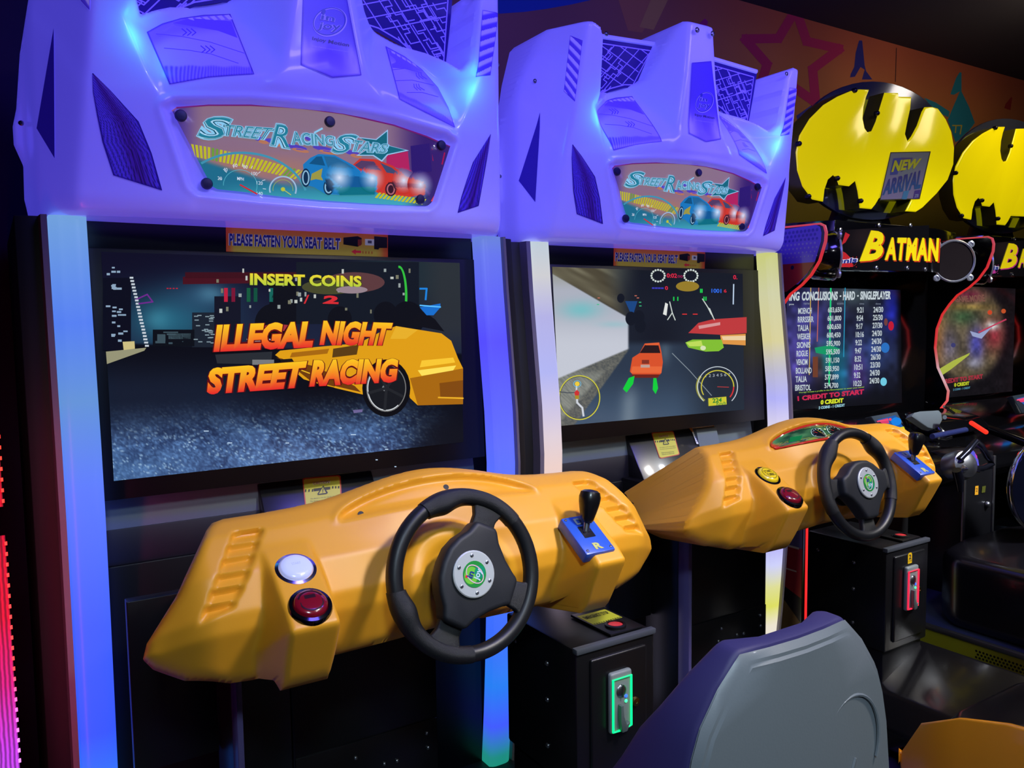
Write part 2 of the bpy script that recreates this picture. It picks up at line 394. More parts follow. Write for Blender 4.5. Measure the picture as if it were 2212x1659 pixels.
X_, Z_, INS, DD = snap(HX, HZ, HOUT, ST)
Y0 = blur(hood_depth(HX, HZ), 2)
rim = dpoly(HX, HZ, MQ)
Yc = Y0+0.020*ss(-0.012, 0.004, rim)-0.004*gs(rim, 0, -0.016, 0, 0.007, 1)
edge_r = 0.014; dd = np.clip(DD, 0, edge_r)
Ys = Grid(hx[0], hz[0], ST, blur(Yc, 1)); Yf = Ys.g(X_, Z_)+edge_r-np.sqrt(np.maximum(edge_r**2-(edge_r-dd)**2, 0))
HOOD = Grid(hx[0], hz[0], ST, Y0)
MQS = Grid(hx[0], hz[0], ST, Y0+0.013); HOOD2 = Grid(hx[0], hz[0], ST, Y0, T2)
P = np.stack([X_, np.where(INS, Yf, 0), Z_], -1)
HV, HF = shell_mesh('hood', P, INS, None, None, lambda v: [v[0]*0.995, 0.13 if v[2] > 1.70 else 0.115, v[2] if v[2] > 1.70 else v[2]-0.004], (X_, Z_), HOUT, lambda a, b, v: np.stack([a, Ys.g(a, b)+edge_r, b], 1))
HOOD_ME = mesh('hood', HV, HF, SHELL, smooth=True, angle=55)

z1 = zoomed(0, 0, 3.19); z2 = zoomed(560, 0, 3.19); z2b = zoomed(620, 0, 4.608); zm = zoomed(360, 220, 3.456)
PUR, PURD, LAV, LIN = (92, 70, 250), (60, 40, 215), (150, 130, 255), (40, 20, 150)
def arrow_panel(right):
    a = Art(HOOD, 0.0005)
    if not right:
        top = [(317,70),(350,52),(390,40),(440,33),(497,31)]; bot = [(366,183),(410,175),(450,168),(500,164),(549,161)]
    else:
        top = z2((868,320),(1000,390),(1120,480),(1230,605),(1300,740)); bot = z2((965,685),(1060,735),(1160,785),(1260,835),(1348,880))
    def fn(x, y, u, v):
        road = 0.42+0.20*u+0.05*np.sin(u*3) if not right else 0.62-0.1*u
        c = mixc((112, 88, 255), (135, 112, 255), ss(0.15, 0.35, v)); k = ss(road+0.22, road+0.27, v+0.1*np.sin(u*25)*0.1)
        hatch = 0.5+0.5*np.sin((x*0.9+y*1.9)*1.5) if not right else 0.5+0.5*np.sin(x*2.0-y*0.5)
        c = mixc(c, mixc((78, 52, 235), (128, 105, 255), hatch), k)
        e = np.minimum(np.minimum(u, 1-u)*150, np.minimum(v, 1-v)*110); c = mixc((45, 20, 170), c, ss(0.8, 2.4, e)); return c
    strip(a, top, bot, 90, 60, fn, 4)
    if not right:
        for k, (x, y) in enumerate([(1262,222),(1392,340)]):
            for j in range(3): a.line(z1((x+j*32-10,y-20),(x+j*32+22,y+6),(x+j*32-4,y+26)), 2.0, (70, 45, 215), 6)
        a.line(z1((1075,238),(1250,255),(1450,295),(1680,370)), 1.4, (85, 60, 225), 6); a.line(z1((1130,335),(1300,350),(1450,375),(1640,440)), 1.4, (85, 60, 225), 6)
        for j in range(6): a.poly(z1((1292+j*50,130-j*4),(1325+j*50,126-j*4),(1350+j*50,146-j*2),(1325+j*50,150-j*2)), LAV, 6)
        a.poly(z1((1190,162),(1300,130),(1420,135),(1590,150),(1635,265),(1500,215)), (90, 62, 245), 5)
    else:
        for (x, y) in [(1078,505),(1062,582)]:
            for j in range(3): a.line(z2((x+j*16,y),(x+j*18+3,y+22),(x+j*24+25,y+42)), 1.6, (80, 55, 225), 6)
        a.line(z2((915,485),(1000,475),(1120,505)), 1.3, (85, 60, 225), 6); a.line(z2((935,560),(1050,555),(1200,590)), 1.3, (85, 60, 225), 6); a.line(z2((1015,640),(1120,640),(1230,670)), 1.3, (85, 60, 225), 6)
        for j in range(5): a.poly(z2((905+j*36,352+j*20),(930+j*36,362+j*22),(936+j*36,378+j*22),(912+j*36,368+j*20)), LAV, 6)
        a.poly(z2((890,345),(960,385),(1060,455),(1130,495),(1020,478),(915,470)), (96, 70, 245), 5)
    return a.mesh('arrow_panel', ARTG)
def speaker_grille(right):
    a = Art(HOOD, 0.0005)
    if not right: L = z1((635,508),(640,640),(668,800),(705,980),(780,1210)); Rr = z1((640,506),(760,625),(955,840),(1045,1060),(1117,1315))
    else: L = z2((1592,925),(1470,1120),(1430,1235),(1390,1360),(1365,1468)); Rr = z2((1594,925),(1578,1040),(1555,1170),(1530,1310),(1510,1420))
    def fn(x, y, u, v):
        dots = np.sin((x+y*0.6)*2.4)*np.sin((y-x*0.35)*2.4); c = mixc((70, 48, 215), (58, 26, 150), gs(u*0, v, 0, 0.6, 1, 0.22)); c = mixc(c, (110, 70, 170), 0.5*ss(0.6, 1, v)*ss(0.5, 0, u))
        c = mixc(c, c*0.55, ss(-0.1, 0.5, dots)); e = np.minimum(v, 1-v); return mixc((30, 12, 120), c, ss(0.01, 0.06, e)*ss(0.01, 0.03, np.minimum(u, 1-u)+0.01))
    strip(a, L, Rr, 90, 60, lambda x, y, u, v: fn(x, y, u, v), 4); return a.mesh('speaker_grille', ARTG)
def side_grille(sx):
    """dark triangular vent on the outer flank; built in cabinet coordinates"""
    V = []; t = [(0.553, 2.045), (0.592, 1.845), (0.564, 1.775)]; n = 12; F = []; C = []
    for i in range(n+1):
        for j in range(n+1-i):
            a, b = i/n, j/n; c = 1-a-b; x = a*t[0][0]+b*t[1][0]+c*t[2][0]; z = a*t[0][1]+b*t[1][1]+c*t[2][1]
            V.append((sx*x, float(HOOD.g(np.array([sx*x]), np.array([z]))[0])-0.003, z))
    id_ = {}; k = 0
    for i in range(n+1):
        for j in range(n+1-i): id_[i, j] = k; k += 1
    for i in range(n):
        for j in range(n-i):
            F.append((id_[i, j], id_[i+1, j], id_[i, j+1]))
            if j < n-i-1: F.append((id_[i+1, j], id_[i+1, j+1], id_[i, j+1]))
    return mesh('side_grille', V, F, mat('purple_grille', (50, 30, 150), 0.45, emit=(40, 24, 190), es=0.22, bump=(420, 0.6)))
def logo_plate():
    a = Art(HOOD, 0.0006)
    bl, ap, br = (649,140), (717,169), (780,163.5); tl, tr_ = (657,-75), (735,-75)
    def fn(x, y, u, v):
        c = mixc((60, 38, 205), (110, 84, 240), ss(0.45, 0.95, v)); fl = ss(0.35, 0.05, np.minimum(u, 1-u))*ss(0.68, 0.9, v+0.12*vnoise(u*22, v*9)-0.06)
        c = mixc(c, (160, 138, 255), fl*0.8); e = np.minimum(np.minimum(u, 1-u)*130, np.minimum(v, 1-v)*240); return mixc((50, 22, 175), c, ss(1.2, 4.0, e))
    strip(a, [tl, tr_], [bl, ap, br], 40, 80, fn, 5)
    L, D = (120, 98, 255), (18, 22, 170)
    a.frame([(664,10),(760,2),(780,163),(652,140)])
    a.frame(None)
    c = z2((482,157))[0]
    a.ring(c, 38, 31, 4.2, (138, 116, 255), 7, rot=-0.35); a.ring((c[0]-1, c[1]-1), 36.5, 29.5, 2.2, D, 8, rot=-0.35); a.ell(z2((438,85))[0], 4.6, 5.2, D, 9)
    a.text('in', z2((425,100),(520,118),(512,155),(418,140)), (150, 132, 255), 0.05, 8, grow=.07); a.text('in', z2((425,100),(520,118),(512,155),(418,140)), D, 0.02, 9)
    a.text('joy', z2((410,160),(560,170),(552,232),(395,215)), (150, 132, 255), 0.05, 8, grow=.05); a.text('joy', z2((410,160),(560,170),(552,232),(395,215)), D, 0.02, 9)
    a.text('Injoy Motion', z2((364,258),(616,305),(612,335),(360,288)), (26, 8, 120), 0.012, 8)
    a.text('http://www.injoymotion.com', z2((362,318),(614,358),(612,370),(360,330)), (140, 118, 255), 0.0, 7)
    return a.mesh('logo_plate', ARTG)
def striped_panel(right):
    """twisted stripe print on the front of each horn, laid on the hood surface"""
    a = Art(HOOD, 0.0005)
    if right:
        class XZ:
            def hit(s, p, d=0.0): p = np.asarray(p, float); return np.stack([p[:, 0], HOOD.g(p[:, 0], p[:, 1])-d, p[:, 1]], 1)
        a.surf = XZ(); q = [(.424,2.218),(.479,2.223),(.463,2.066),(.420,2.056)]
    else: a.surf = HOOD2; q = [(1230.6,77),(1257.7,88),(1241,220),(1217,198)]
    def fn(x, y, u, v):
        ph = (v*6.3+(u if right else -u)*0.62) % 1.0; c = mixc((150, 132, 255), (72, 50, 225), ss(0.35, 0.62, ph)); c = mixc(c, (60, 36, 215), ss(0.86, 1.0, ph))
        return mixc((60, 35, 190), c, ss(0.0, 0.05, np.minimum(np.minimum(u, 1-u), np.minimum(v, 1-v)*3)))
    a.grid(q, 24, 90, fn, 4); return a.mesh('striped_panel', ARTG)
def mesh_panel(sx):
    """dark circuit-pattern panel between a horn and the middle tower, drawn in the cabinet's own x-z"""
    class Flat:
        def hit(s, p, d=0.0):
            p = np.asarray(p, float); return np.stack([sx*p[:, 0], -0.004-0.17*(p[:, 1]-2.07)-d, p[:, 1]], 1)
    a = Art(Flat(), 0.0005)
    out = [(0.412,2.30),(0.405,2.10),(0.392,2.074),(0.36,2.093),(0.32,2.118),(0.26,2.150),(0.20,2.170),(0.14,2.18),(0.07,2.30),(0.065,2.318)]
    a.poly(out, (28, 12, 118), 0); L = (122, 100, 255)
    ins = [(0.398,2.285),(0.395,2.105),(0.386,2.088),(0.35,2.108),(0.26,2.160),(0.20,2.180),(0.165,2.184),(0.105,2.295),(0.105,2.298)]
    a.line(ins+[ins[0]], 0.0035, L, 1)
    W = 0.0028
    def clip_line(p, q):
        n = 60; run = []
        for k in range(n+1):
            x = p[0]+(q[0]-p[0])*k/n; z = p[1]+(q[1]-p[1])*k/n; ok = bool(inpoly(np.array([x]), np.array([z]), ins)[0])
            if ok: run.append((x, z))
            if (not ok or k == n) and len(run) > 1: a.line([run[0], run[-1]], W, L, 1)
            if not ok: run = []
    for k in range(5): clip_line((0.10+k*0.05, 2.30), (0.30+k*0.05, 2.08))
    for k in range(5): clip_line((0.10, 2.14+k*0.035), (0.42, 2.25+k*0.035))
    rnd = random.Random(5)
    for k in range(26):
        x = 0.22+rnd.random()*0.17; z = 2.12+rnd.random()*0.17; d1 = np.array([0.67, -0.74]); d2 = np.array([0.94, 0.33]); p = np.array([x, z]); pts = [p]
        for j in range(4):
            p = p+(d1 if j % 2 == 0 else d2*rnd.choice((-1, 1)))*(0.012+0.018*rnd.random()); pts.append(p)
        for p_, q_ in zip(pts[:-1], pts[1:]): clip_line(p_, q_)
    return a.mesh('mesh_panel', ARTG)
def marquee():
    a = Art(MQS, 0.0005)
    top = [(372,240),(382,233),(450,228),(540,228),(640,233),(740,246),(850,271),(920,295),(982,322)]
    bot = [(457,402),(470,409),(520,414),(600,424),(700,433),(800,440),(880,444),(920,445),(934,441)]
    def bgf(x, y, u=None, v=None):
        v_ = (y-228)/215.0; u_ = (x-370)/615.0
        c = mixc((150, 118, 135), (178, 128, 108), gs(u_, v_, 0.3, 0.62, 0.25, 0.12)); c = mixc(c, (150, 128, 140), 0.6*gs(u_, v_, 0.55, 0.1, 0.3, 0.3))
        c = mixc(c, (70, 50, 150), ss(0.12, 0.0, u_)+0*v_); c = mixc(c, (60, 36, 110), ss(0.74, 0.9, u_))
        band = 318-(402-x)*0.1+(x-402)*0.22; teal = ss(10, 24, y-band); tl = mixc((36, 118, 142), (70, 176, 184), ss(0.72, 1.0, v_)*ss(0.05, 0.3, u_)); tl = mixc(tl, (40, 60, 100), ss(0.8, 0.98, u_))
        c = mixc(c, tl, teal*ss(0.75, 0.6, u_)); c = mixc(c, tl, ss(0.72, 0.86, v_)*ss(0.95, 0.8, u_)); return c
    strip(a, top, bot, 150, 60, bgf, 0)
    # red rim light, yellow hazard band, blotchy sunset clouds
    for x, y, r in [(590,305,18),(640,318,24),(700,322,26),(560,300,14),(760,330,16),(670,300,12)]:
        a.ell((x, y), r, 5, (88, 70, 190), 1, n=12, rot=0.2); a.ell((x+9, y+7), r*.8, 4, (196, 128, 92), 1, n=12, rot=0.2)
    band = zm((155,312),(320,340),(520,385),(760,445),(1015,515)); low = zm((212,412),(350,440),(520,475),(760,530),(985,585)); n = 28
    for k in range(n):
        def at_(pl, t):
            pl = np.array(pl); L = np.concatenate([[0], np.cumsum(np.linalg.norm(np.diff(pl, axis=0), axis=1))]); return (np.interp(t*L[-1], L, pl[:, 0]), np.interp(t*L[-1], L, pl[:, 1]))
        t0 = k/n; t1 = (k+0.62)/n; col = (205, 205, 40) if k not in (5, 6, 24, 25) else (120, 170, 60)
        a.poly([at_(band, min(1, t0+0.03)), at_(band, min(1, t1+0.03)), at_(low, max(0, t1-0.02)), at_(low, max(0, t0-0.02))], col, 2)
    for k in range(13): a.poly(zm((1585+k*28,678+k*4),(1602+k*28,680+k*4),(1570+k*28,720+k*4),(1552+k*28,717+k*4)), (205, 205, 40), 3)
    # gauges
    a.ring(zm((548,625))[0], 37, 34, 1.2, (90, 190, 200), 3, a0=170, a1=372, rot=0.15); W_ = (225, 240, 245)
    for t, p in (('20',(395,572)),('40',(437,507)),('60',(510,475)),('80',(586,487)),('100',(654,537)),('120',(693,607)),('140',(693,685))):
        k = 16 if len(t) == 2 else 22; a.text(t, zm((p[0]-k,p[1]-14),(p[0]+k,p[1]-10),(p[0]+k,p[1]+16),(p[0]-k,p[1]+12)), W_, 0.0, 4)
    a.text('MPH', zm((525,562),(574,568),(574,592),(525,586)), W_, 0.01, 4); a.line(zm((548,622),(672,690)), 3, (220, 40, 50), 5)
    for k in range(9):
        th = math.radians(200+k*24); c = zm((560,630))[0]; a.line([(c[0]+46*math.cos(th), c[1]+42*math.sin(th)), (c[0]+52*math.cos(th), c[1]+48*math.sin(th))], 1.2, W_, 4)
    c = zm((866,655))[0]; a.ring(c, 30, 29, 3, (170, 205, 225), 4, a0=165, a1=380); a.ring(c, 22, 21, 1, (170, 190, 70), 4, a0=170, a1=370); a.ell(c, 4.5, 4.5, (200, 210, 60), 5); a.line([c, (c[0]+17, c[1]+12)], 1.5, (215, 215, 60), 5)
    a.ring(zm((560,760))[0], 145, 112, 5, (70, 160, 180), 2, a0=232, a1=345); a.line(zm((1830,560),(1960,700)), 2, (90, 60, 130), 2)
    # tower blocks at the right, red edge
    a.poly(zm((1640,400),(1800,370),(1815,520),(1640,470)), (190, 40, 95), 1); a.poly(zm((1980,350),(2080,380),(2060,470),(1985,440)), (170, 26, 80), 1); a.poly(zm((1820,330),(1960,310),(1980,520),(1830,540)), (50, 30, 110), 1)
    a.line(zm((2150,400),(2040,640),(1980,740)), 4, (225, 70, 80), 2)
    # the two cars
    B1, B2, R1, R2 = (30, 130, 190), (20, 160, 200), (214, 60, 46), (165, 36, 44)
    a.poly(zm((1390,470),(1440,425),(1560,430),(1690,480),(1780,560),(1910,600),(1930,700),(1800,712),(1590,690),(1440,600)), R1, 3); a.poly(zm((1400,475),(1450,440),(1545,448),(1600,520),(1440,500)), (90, 66, 100), 4); a.poly(zm((1590,455),(1680,495),(1740,545),(1640,530)), (70, 80, 110), 4)
    a.ell(zm((1670,655))[0], 12, 15, (60, 26, 40), 5); a.ring(zm((1670,655))[0], 9, 12, 3, (190, 110, 115), 6); a.poly(zm((1650,600),(1930,620),(1930,650),(1660,640)), (140, 30, 40), 4)
    a.poly(zm((1015,470),(1070,420),(1130,392),(1250,400),(1400,480),(1440,515),(1570,560),(1560,690),(1300,700),(1180,690),(1100,640),(1030,620)), B1, 5); a.poly(zm((1060,465),(1115,412),(1155,410),(1180,480)), (20, 90, 130), 6); a.poly(zm((1170,408),(1255,415),(1400,500),(1200,490)), (40, 110, 150), 6)
    a.poly(zm((1180,540),(1430,560),(1560,590),(1555,640),(1300,640)), (22, 96, 150), 6); a.poly(zm((1250,640),(1550,640),(1550,695),(1290,700)), (16, 120, 130), 6); a.poly(zm((1080,540),(1120,520),(1160,500),(1150,560),(1165,590),(1110,580),(1070,590)), (170, 165, 70), 7)
    for p, r in (((1035,570),(10,20)),((1205,640),(11,17))): a.ell(zm(p)[0], r[0], r[1], (18, 50, 80), 7); a.ring(zm(p)[0], r[0]*.8, r[1]*.8, 3, (150, 200, 215), 8)
    for p, r, col in (((1285,570),25,(40,140,190)),((1530,575),22,(120,110,130)),((1765,590),20,(190,60,60)),((1890,620),22,(100,50,70))): a.glow(zm(p)[0], r*1.3, r*1.4, (230, 246, 252), bgf, 9, n=32, m_=12, p=1.15)
    # lettering: big initials and small capitals with a pale outline, and the star
    GL, TL_, DK = (120, 205, 230), (38, 138, 155), (16, 84, 104)
    st = zm((1440,275),(1560,290),(1640,225),(1640,330),(1780,365),(1640,395),(1600,440),(1540,400),(1430,400),(1540,330))
    c = np.mean(st, 0); a.poly([tuple(c+(np.array(p)-c)*1.12) for p in st], (165, 215, 240), 8); a.poly(st, (26, 112, 124), 9)
    words = [('S',((300,112),(505,128),(400,292),(215,276))),('TREET',((425,178),(800,205),(740,290),(415,255))),('R',((815,172),(940,185),(915,355),(770,330))),('ACING',((925,225),(1240,262),(1245,335),(935,325))),('S',((1290,245),(1440,255),(1330,395),(1215,385))),('TARS',((1390,290),(1650,322),(1625,390),(1365,375)))]
    for t, q in words: a.text(t, zm(*q), (150, 222, 245), 0.09, 10, grow=0.10)
    for t, q in words: a.text(t, zm(*q), DK, 0.035, 11, grow=0.02)
    for t, q in words: a.text(t, zm(*q), (185, 235, 248), 0.015, 12, grow=-0.02)
    for t, q in words: a.text(t, zm(*q), TL_, -0.008, 13, grow=-0.05)
    a.line(zm((1100,235),(1155,205)), 4, (150, 222, 245), 10)
    # printed rim
    for pl in (top,): a.line(pl, 3.0, (120, 30, 110), 3)
    return a.mesh('marquee_panel', ARTB)

# ================================================================== dashboard
XC = 0.043; TA = math.radians(30)
def D(x, t, h): return np.stack([XC+x, -0.60+t*math.sin(TA)-h*math.cos(TA), 0.93+t*math.cos(TA)+h*math.sin(TA)], -1)
DS = 0.0035
dx = np.arange(-0.58, 0.5801, DS); dt = np.arange(-0.19, 0.2101, DS); DX, DT = np.meshgrid(dx, dt)
def bumpf(x): return np.exp(-((x-0.012)/0.19)**2)*1.0
top_l = [(x, 0.150+0.043*float(bumpf(np.array(x)))) for x in np.linspace(-0.37, 0.37, 31)]
DOUT = [(-0.545,-0.090),(-0.560,-0.072),(-0.553,-0.050),(-0.505,0.01),(-0.437,0.122),(-0.42,0.142),(-0.400,0.150)]+top_l+[(0.400,0.150),(0.42,0.142),(0.437,0.122),(0.505,0.01),(0.553,-0.050),(0.560,-0.072),(0.545,-0.090),
        (0.50,-0.120),(0.43,-0.140),(0.352,-0.145),(0.345,-0.160),(0.340,-0.178),(0.270,-0.178),(0.262,-0.160),(0.252,-0.138),(0.0,-0.134),(-0.26,-0.138),(-0.272,-0.160),(-0.280,-0.180),(-0.362,-0.180),(-0.37,-0.160),(-0.385,-0.146),(-0.43,-0.142),(-0.50,-0.120)]
VENT = [(-0.398,0.106),(-0.345,0.103),(-0.402,0.0),(-0.427,-0.036),(-0.484,-0.052)]
GAUGE = [(0.015+0.225*math.cos(a), 0.088+0.064*math.sin(a)) for a in np.linspace(0, math.pi, 25)]
HUB = np.array([0.024, -0.791, 0.951]); WB = math.radians(15); WN = np.array([0, -math.cos(WB), math.sin(WB)]); WU = np.array([0, math.sin(WB), math.cos(WB)])
def dash_h(x, t):
    X = np.abs(x); b = bumpf(x)
    te = t-0.043*b*ss(0.03, 0.15, t)
    prof = np.interp(te, [-0.19,-0.145,-0.132,-0.074,-0.046,0.02,0.098,0.130,0.150,0.17], [-0.03,-0.004,0.008,0.074,0.088,0.088,0.060,0.030,-0.005,-0.05])
    h = prof+0.022*b*ss(-0.02, 0.10, t)*ss(0.26, 0.12, np.abs(x-0.012)) - ss(0.45, 0.575, X)*0.078
    # a crease runs from the vents to the outer tips
    lb = np.interp(t, [-0.19,-0.178,-0.108,-0.069,0.006,0.05,0.10,0.14], [0.044,0.060,0.166,0.152,0.112,0.082,0.03,-0.05])
    for x0, x1 in ((-0.362,-0.278), (0.266,0.340)):
        flare = 0.010*ss(0.02, -0.1, t)*0
        blk = lb-np.maximum(np.maximum(x0-flare-x, x-x1), 0)*(3.2+1.2*ss(0.0, -0.12, t))
        fin = 0.035*np.exp(-((x-(x0-0.012 if x0 < 0 else x0-0.010))/0.012)**2)*ss(0.0, -0.10, t)*0
        h = smax(h+fin, blk, k=0.003)
    # steering column boss
    r = np.hypot(x-(HUB[0]-XC), (t+0.066)*0.95); h = h+0.022*ss(0.118, 0.088, r)-0.012*ss(0.075, 0.05, r)
    return h
H0 = blur(dash_h(DX, DT), 1)
g_ = dpoly(DX, DT, GAUGE); Hd = H0-0.020*ss(-0.003, 0.010, g_)*ss(0.083, 0.112, DT)
Hd = Hd+0.004*gs(g_, 0, -0.006, 0, 0.006, 1)*ss(0.08, 0.10, DT)
for sx in (-1, 1):
    vd = dpoly(sx*DX*-1, DT, VENT) if sx == 1 else dpoly(DX, DT, VENT)
    ph = ((DT+0.052)/0.158*6.3) % 1.0
    Hd = Hd-ss(-0.001, 0.004, vd)*(0.003+0.017*ph)
Hd = blur(Hd, 1)
DX_, DT_, DIN, DDD = snap(DX, DT, DOUT, DS)
er = 0.016; q_ = np.clip(DDD, 0, er); DSF = Grid(dx[0], dt[0], DS, Hd); Hf = DSF.g(DX_, DT_)-(er-np.sqrt(np.maximum(er**2-(er-q_)**2, 0)))
def dash_back(v):
    k = min(1, max(0, (v[2]-0.84)/0.20)); return [XC+(v[0]-XC)*(0.975-0.075*(1-k)), v[1]+math.cos(TA)*0.36*(1-0.30*(1-k)), v[2]-math.sin(TA)*0.36*k-0.035*(1-k)]
DV, DF = shell_mesh('dashboard', np.where(DIN[..., None], D(DX_, DT_, Hf), 0), DIN, None, None,
    dash_back, (DX_, DT_), DOUT, lambda a, b, v: D(a, b, DSF.g(a, b)-er))
DASH_ME = mesh('dashboard', DV, DF, YEL, smooth=True, angle=50)
def dash_at(x, t):
    i = int(round((x-dx[0])/DS)); j = int(round((t-dt[0])/DS)); return D(np.array(x), np.array(t), np.array(Hd[j, i]))
def gauge_cluster():
    """dial picture behind clear plastic, in the recess above the steering column"""
    class S:
        def hit(s, p, d=0.0):
            out = []
            for u, v in np.asarray(p, float):
                x = 0.015+0.214*(-1+2*u); top = 0.088+0.060*math.sqrt(max(0.0, 1-min(1.0, abs((x-0.015)/0.2165))**2)); t = 0.0855+(top-0.0855)*v
                b = float(DSF.g(np.array([x]), np.array([t]))[0]); out.append(D(np.array(x), np.array(t), np.array(max(b, 0.036)+0.005+0.010*math.sin(math.pi*v)*math.sin(math.pi*u)+d)))
            return np.array(out)
    a = Art(S(), 0.0006)
    def fn(x, y, u, v):
        e = np.minimum(np.minimum(x, 1-x)*14, np.minimum(y, 1-y)*7); c = mixc((18, 52, 34), (84, 140, 84), vnoise(x*16, y*6, 3)); c = mixc(c, (24, 60, 50), ss(.55, .7, x)); c = mixc(c, (170, 60, 66), ss(.78, .9, x)); return mixc((196, 44, 36), c, ss(.5, .9, e))
    a.grid([(0, 0), (1, 0), (1, 1), (0, 1)], 60, 16, fn, 0)
    for cx, r in ((.44, .065), (.63, .085)):
        a.ell((cx, .42), r, r*4.6, (14, 20, 24), 2); a.ring((cx, .42), r, r*4.6, r*.12, (150, 200, 170), 3)
        for k in range(9):
            th = math.pi*(-.15+1.3*k/8); a.line([(cx+r*.65*math.cos(th), .42+r*3.0*math.sin(th)), (cx+r*.85*math.cos(th), .42+r*3.9*math.sin(th))], .006, (210, 225, 215), 4)
        a.line([(cx, .42), (cx-r*.5, .42+r*1.6)], .006, (220, 60, 50), 4)
    a.poly([(.14,.3),(.24,.25),(.30,.5),(.2,.6)], (20, 120, 60), 2); a.poly([(.82,.25),(.92,.3),(.9,.5),(.83,.5)], (215, 180, 190), 2)
    return a.mesh('gauge_cluster', art_mat('gauge_print', 0.22, 1.0, 0.06, 0.6, 1.0))  # faint emission added so the dials show up

# ================================================================== steering wheel (own frame: u right, v up in the wheel's plane, w to the driver)
def wheel_parts(rot):
    cr, sr = math.cos(rot), math.sin(rot); EX = np.array([1.0, 0, 0])
    def Wp(u, v, w_):
        a, b = u*cr-v*sr, u*sr+v*cr; return HUB+EX*a+WU*b+WN*w_
    RR, TR = 0.144, 0.0152; DW = -0.0345
    def torus(a0, a1, n, r0, swell=0.0, closed=False):
        V, F, m_ = [], [], 14; A = np.linspace(a0, a1, n+1)
        if closed: A = A[:-1]
        for th in A:
            s_ = r0+swell*(math.exp(-((th-math.radians(42))/0.22)**2)+math.exp(-((th-math.radians(138))/0.22)**2)); rc = RR-(s_-r0)*0.8
            for k in range(m_):
                ph = 2*math.pi*k/m_; rr = rc+s_*math.cos(ph); V.append(Wp(rr*math.cos(th), rr*math.sin(th), s_*1.08*math.sin(ph)+DW))
        N = len(A)
        for i in range(N if closed else N-1):
            for k in range(m_): F.append((i*m_+k, i*m_+(k+1) % m_, ((i+1) % N)*m_+(k+1) % m_, ((i+1) % N)*m_+k))
        if not closed: F += [tuple(range(m_)), tuple(range((N-1)*m_, N*m_))]
        return V, F
    out = {}
    V, F = torus(0, 2*math.pi, 96, TR, 0, True); rim = MB().add(V, F)
    def slab(poly, w0, w1, mb): 
        n = len(poly); mb.add([Wp(u, v, w0) for u, v in poly]+[Wp(u, v, w1) for u, v in poly], [tuple(range(n)), tuple(range(2*n-1, n-1, -1))]+[(i, (i+1) % n, n+(i+1) % n, n+i) for i in range(n)])
    out['rim'] = rim.mesh('steering_wheel', RUB, smooth=True, angle=50)
    out['spoke'] = []
    for poly in ([(.085,.024),(.110,.024),(.128,.032),(.146,.046),(.146,-.046),(.130,-.034),(.110,-.024),(.085,-.026)], [(-.085,.024),(-.110,.024),(-.128,.032),(-.146,.046),(-.146,-.046),(-.130,-.034),(-.110,-.024),(-.085,-.026)],
                 [(-.023,-.090),(.023,-.090),(.027,-.120),(.042,-.145),(-.042,-.145),(-.027,-.120)]):
        sp = MB(); slab(poly, DW-0.008, DW+0.009, sp); out['spoke'].append(sp.mesh('spoke', RUBP, bevel=0.005, seg=3))
    pad = MB(); shp = [(0,.064),(.028,.061),(.052,.050),(.072,.034),(.096,.025),(.098,-.022),(.074,-.036),(.050,-.060),(.032,-.085),(.026,-.098),(-.026,-.098),(-.032,-.085),(-.050,-.060),(-.074,-.036),(-.098,-.022),(-.096,.025),(-.072,.034),(-.052,.050),(-.028,.061)]
    slab(shp, -0.050, -0.006, pad); out['pad'] = pad.mesh('centre_pad', mat('pad_plastic', (30, 33, 38), 0.55, bump=(900, 0.1)), bevel=0.010, seg=4)
    g = []
    for a0, a1 in ((-25, 58), (122, 205)):
        V, F = torus(math.radians(a0), math.radians(a1), 34, TR+0.0012, 0.006); g.append(mesh('grip', V, F, RUBP, smooth=True, angle=50))
    out['grip'] = g
    c = Wp(0, 0.0, -0.006); out['plate'] = MB().lathe(c, WN, [(0.040,0),(0.043,0.001),(0.043,0.004),(0.041,0.0055),(0.026,0.0058)], 40).mesh('hub_plate', mat('hub_plate_silver', (205, 212, 210), 0.35, metal=0.25), smooth=True, angle=30)
    out['bolts'] = [MB().lathe(Wp(0.034*math.cos(a), 0.034*math.sin(a), -0.0005), WN, [(0.0035,0),(0.0032,0.0015),(0.0018,0.0022),(0.0012,0.0012)], 12).mesh('bolt', STEEL, smooth=True) for a in np.radians(np.arange(6)*60+30)]
    class Disc:
        def hit(s, p, d=0.0): p = np.asarray(p, float); return np.array([Wp(u*0.024, -v*0.024, 0.0005+d) for u, v in p])
    a = Art(Disc(), 0.0003)
    a.grid([(-.72,-.72),(.72,-.72),(.72,.72),(-.72,.72)], 1, 1, lambda x, y, u, v: np.tile(np.array([50, 150, 60.]), (len(x), 1)), 0)
    a.ell((0, 0), 1, 1, (44, 150, 66), 1); a.ell((-.2, -.25), .66, .6, (120, 205, 70), 2); a.ell((.3, .35), .5, .45, (30, 150, 110), 2)
    a.ring((0, 0), .62, .86, .08, (225, 190, 205), 3, rot=0.3); a.ell((-.42, -.62), .11, .11, (230, 60, 60), 4)
    a.text('in', [(-.42,-.6),(.1,-.6),(.1,-.08),(-.42,-.08)], (40, 60, 140), 0.03, 4); a.text('joy', [(-.35,-.02),(.52,-.02),(.52,.62),(-.35,.62)], (190, 225, 235), 0.03, 4)
    out['badge'] = a.mesh('badge', art_mat('badge_print', 0.06, 1.0, 0.1, 0.6, 1.0))
    out['shaft'] = MB().tube([HUB-WN*0.03, HUB-WN*0.125], 0.026, 20).mesh('steering_column', BLK, smooth=True)
    return out

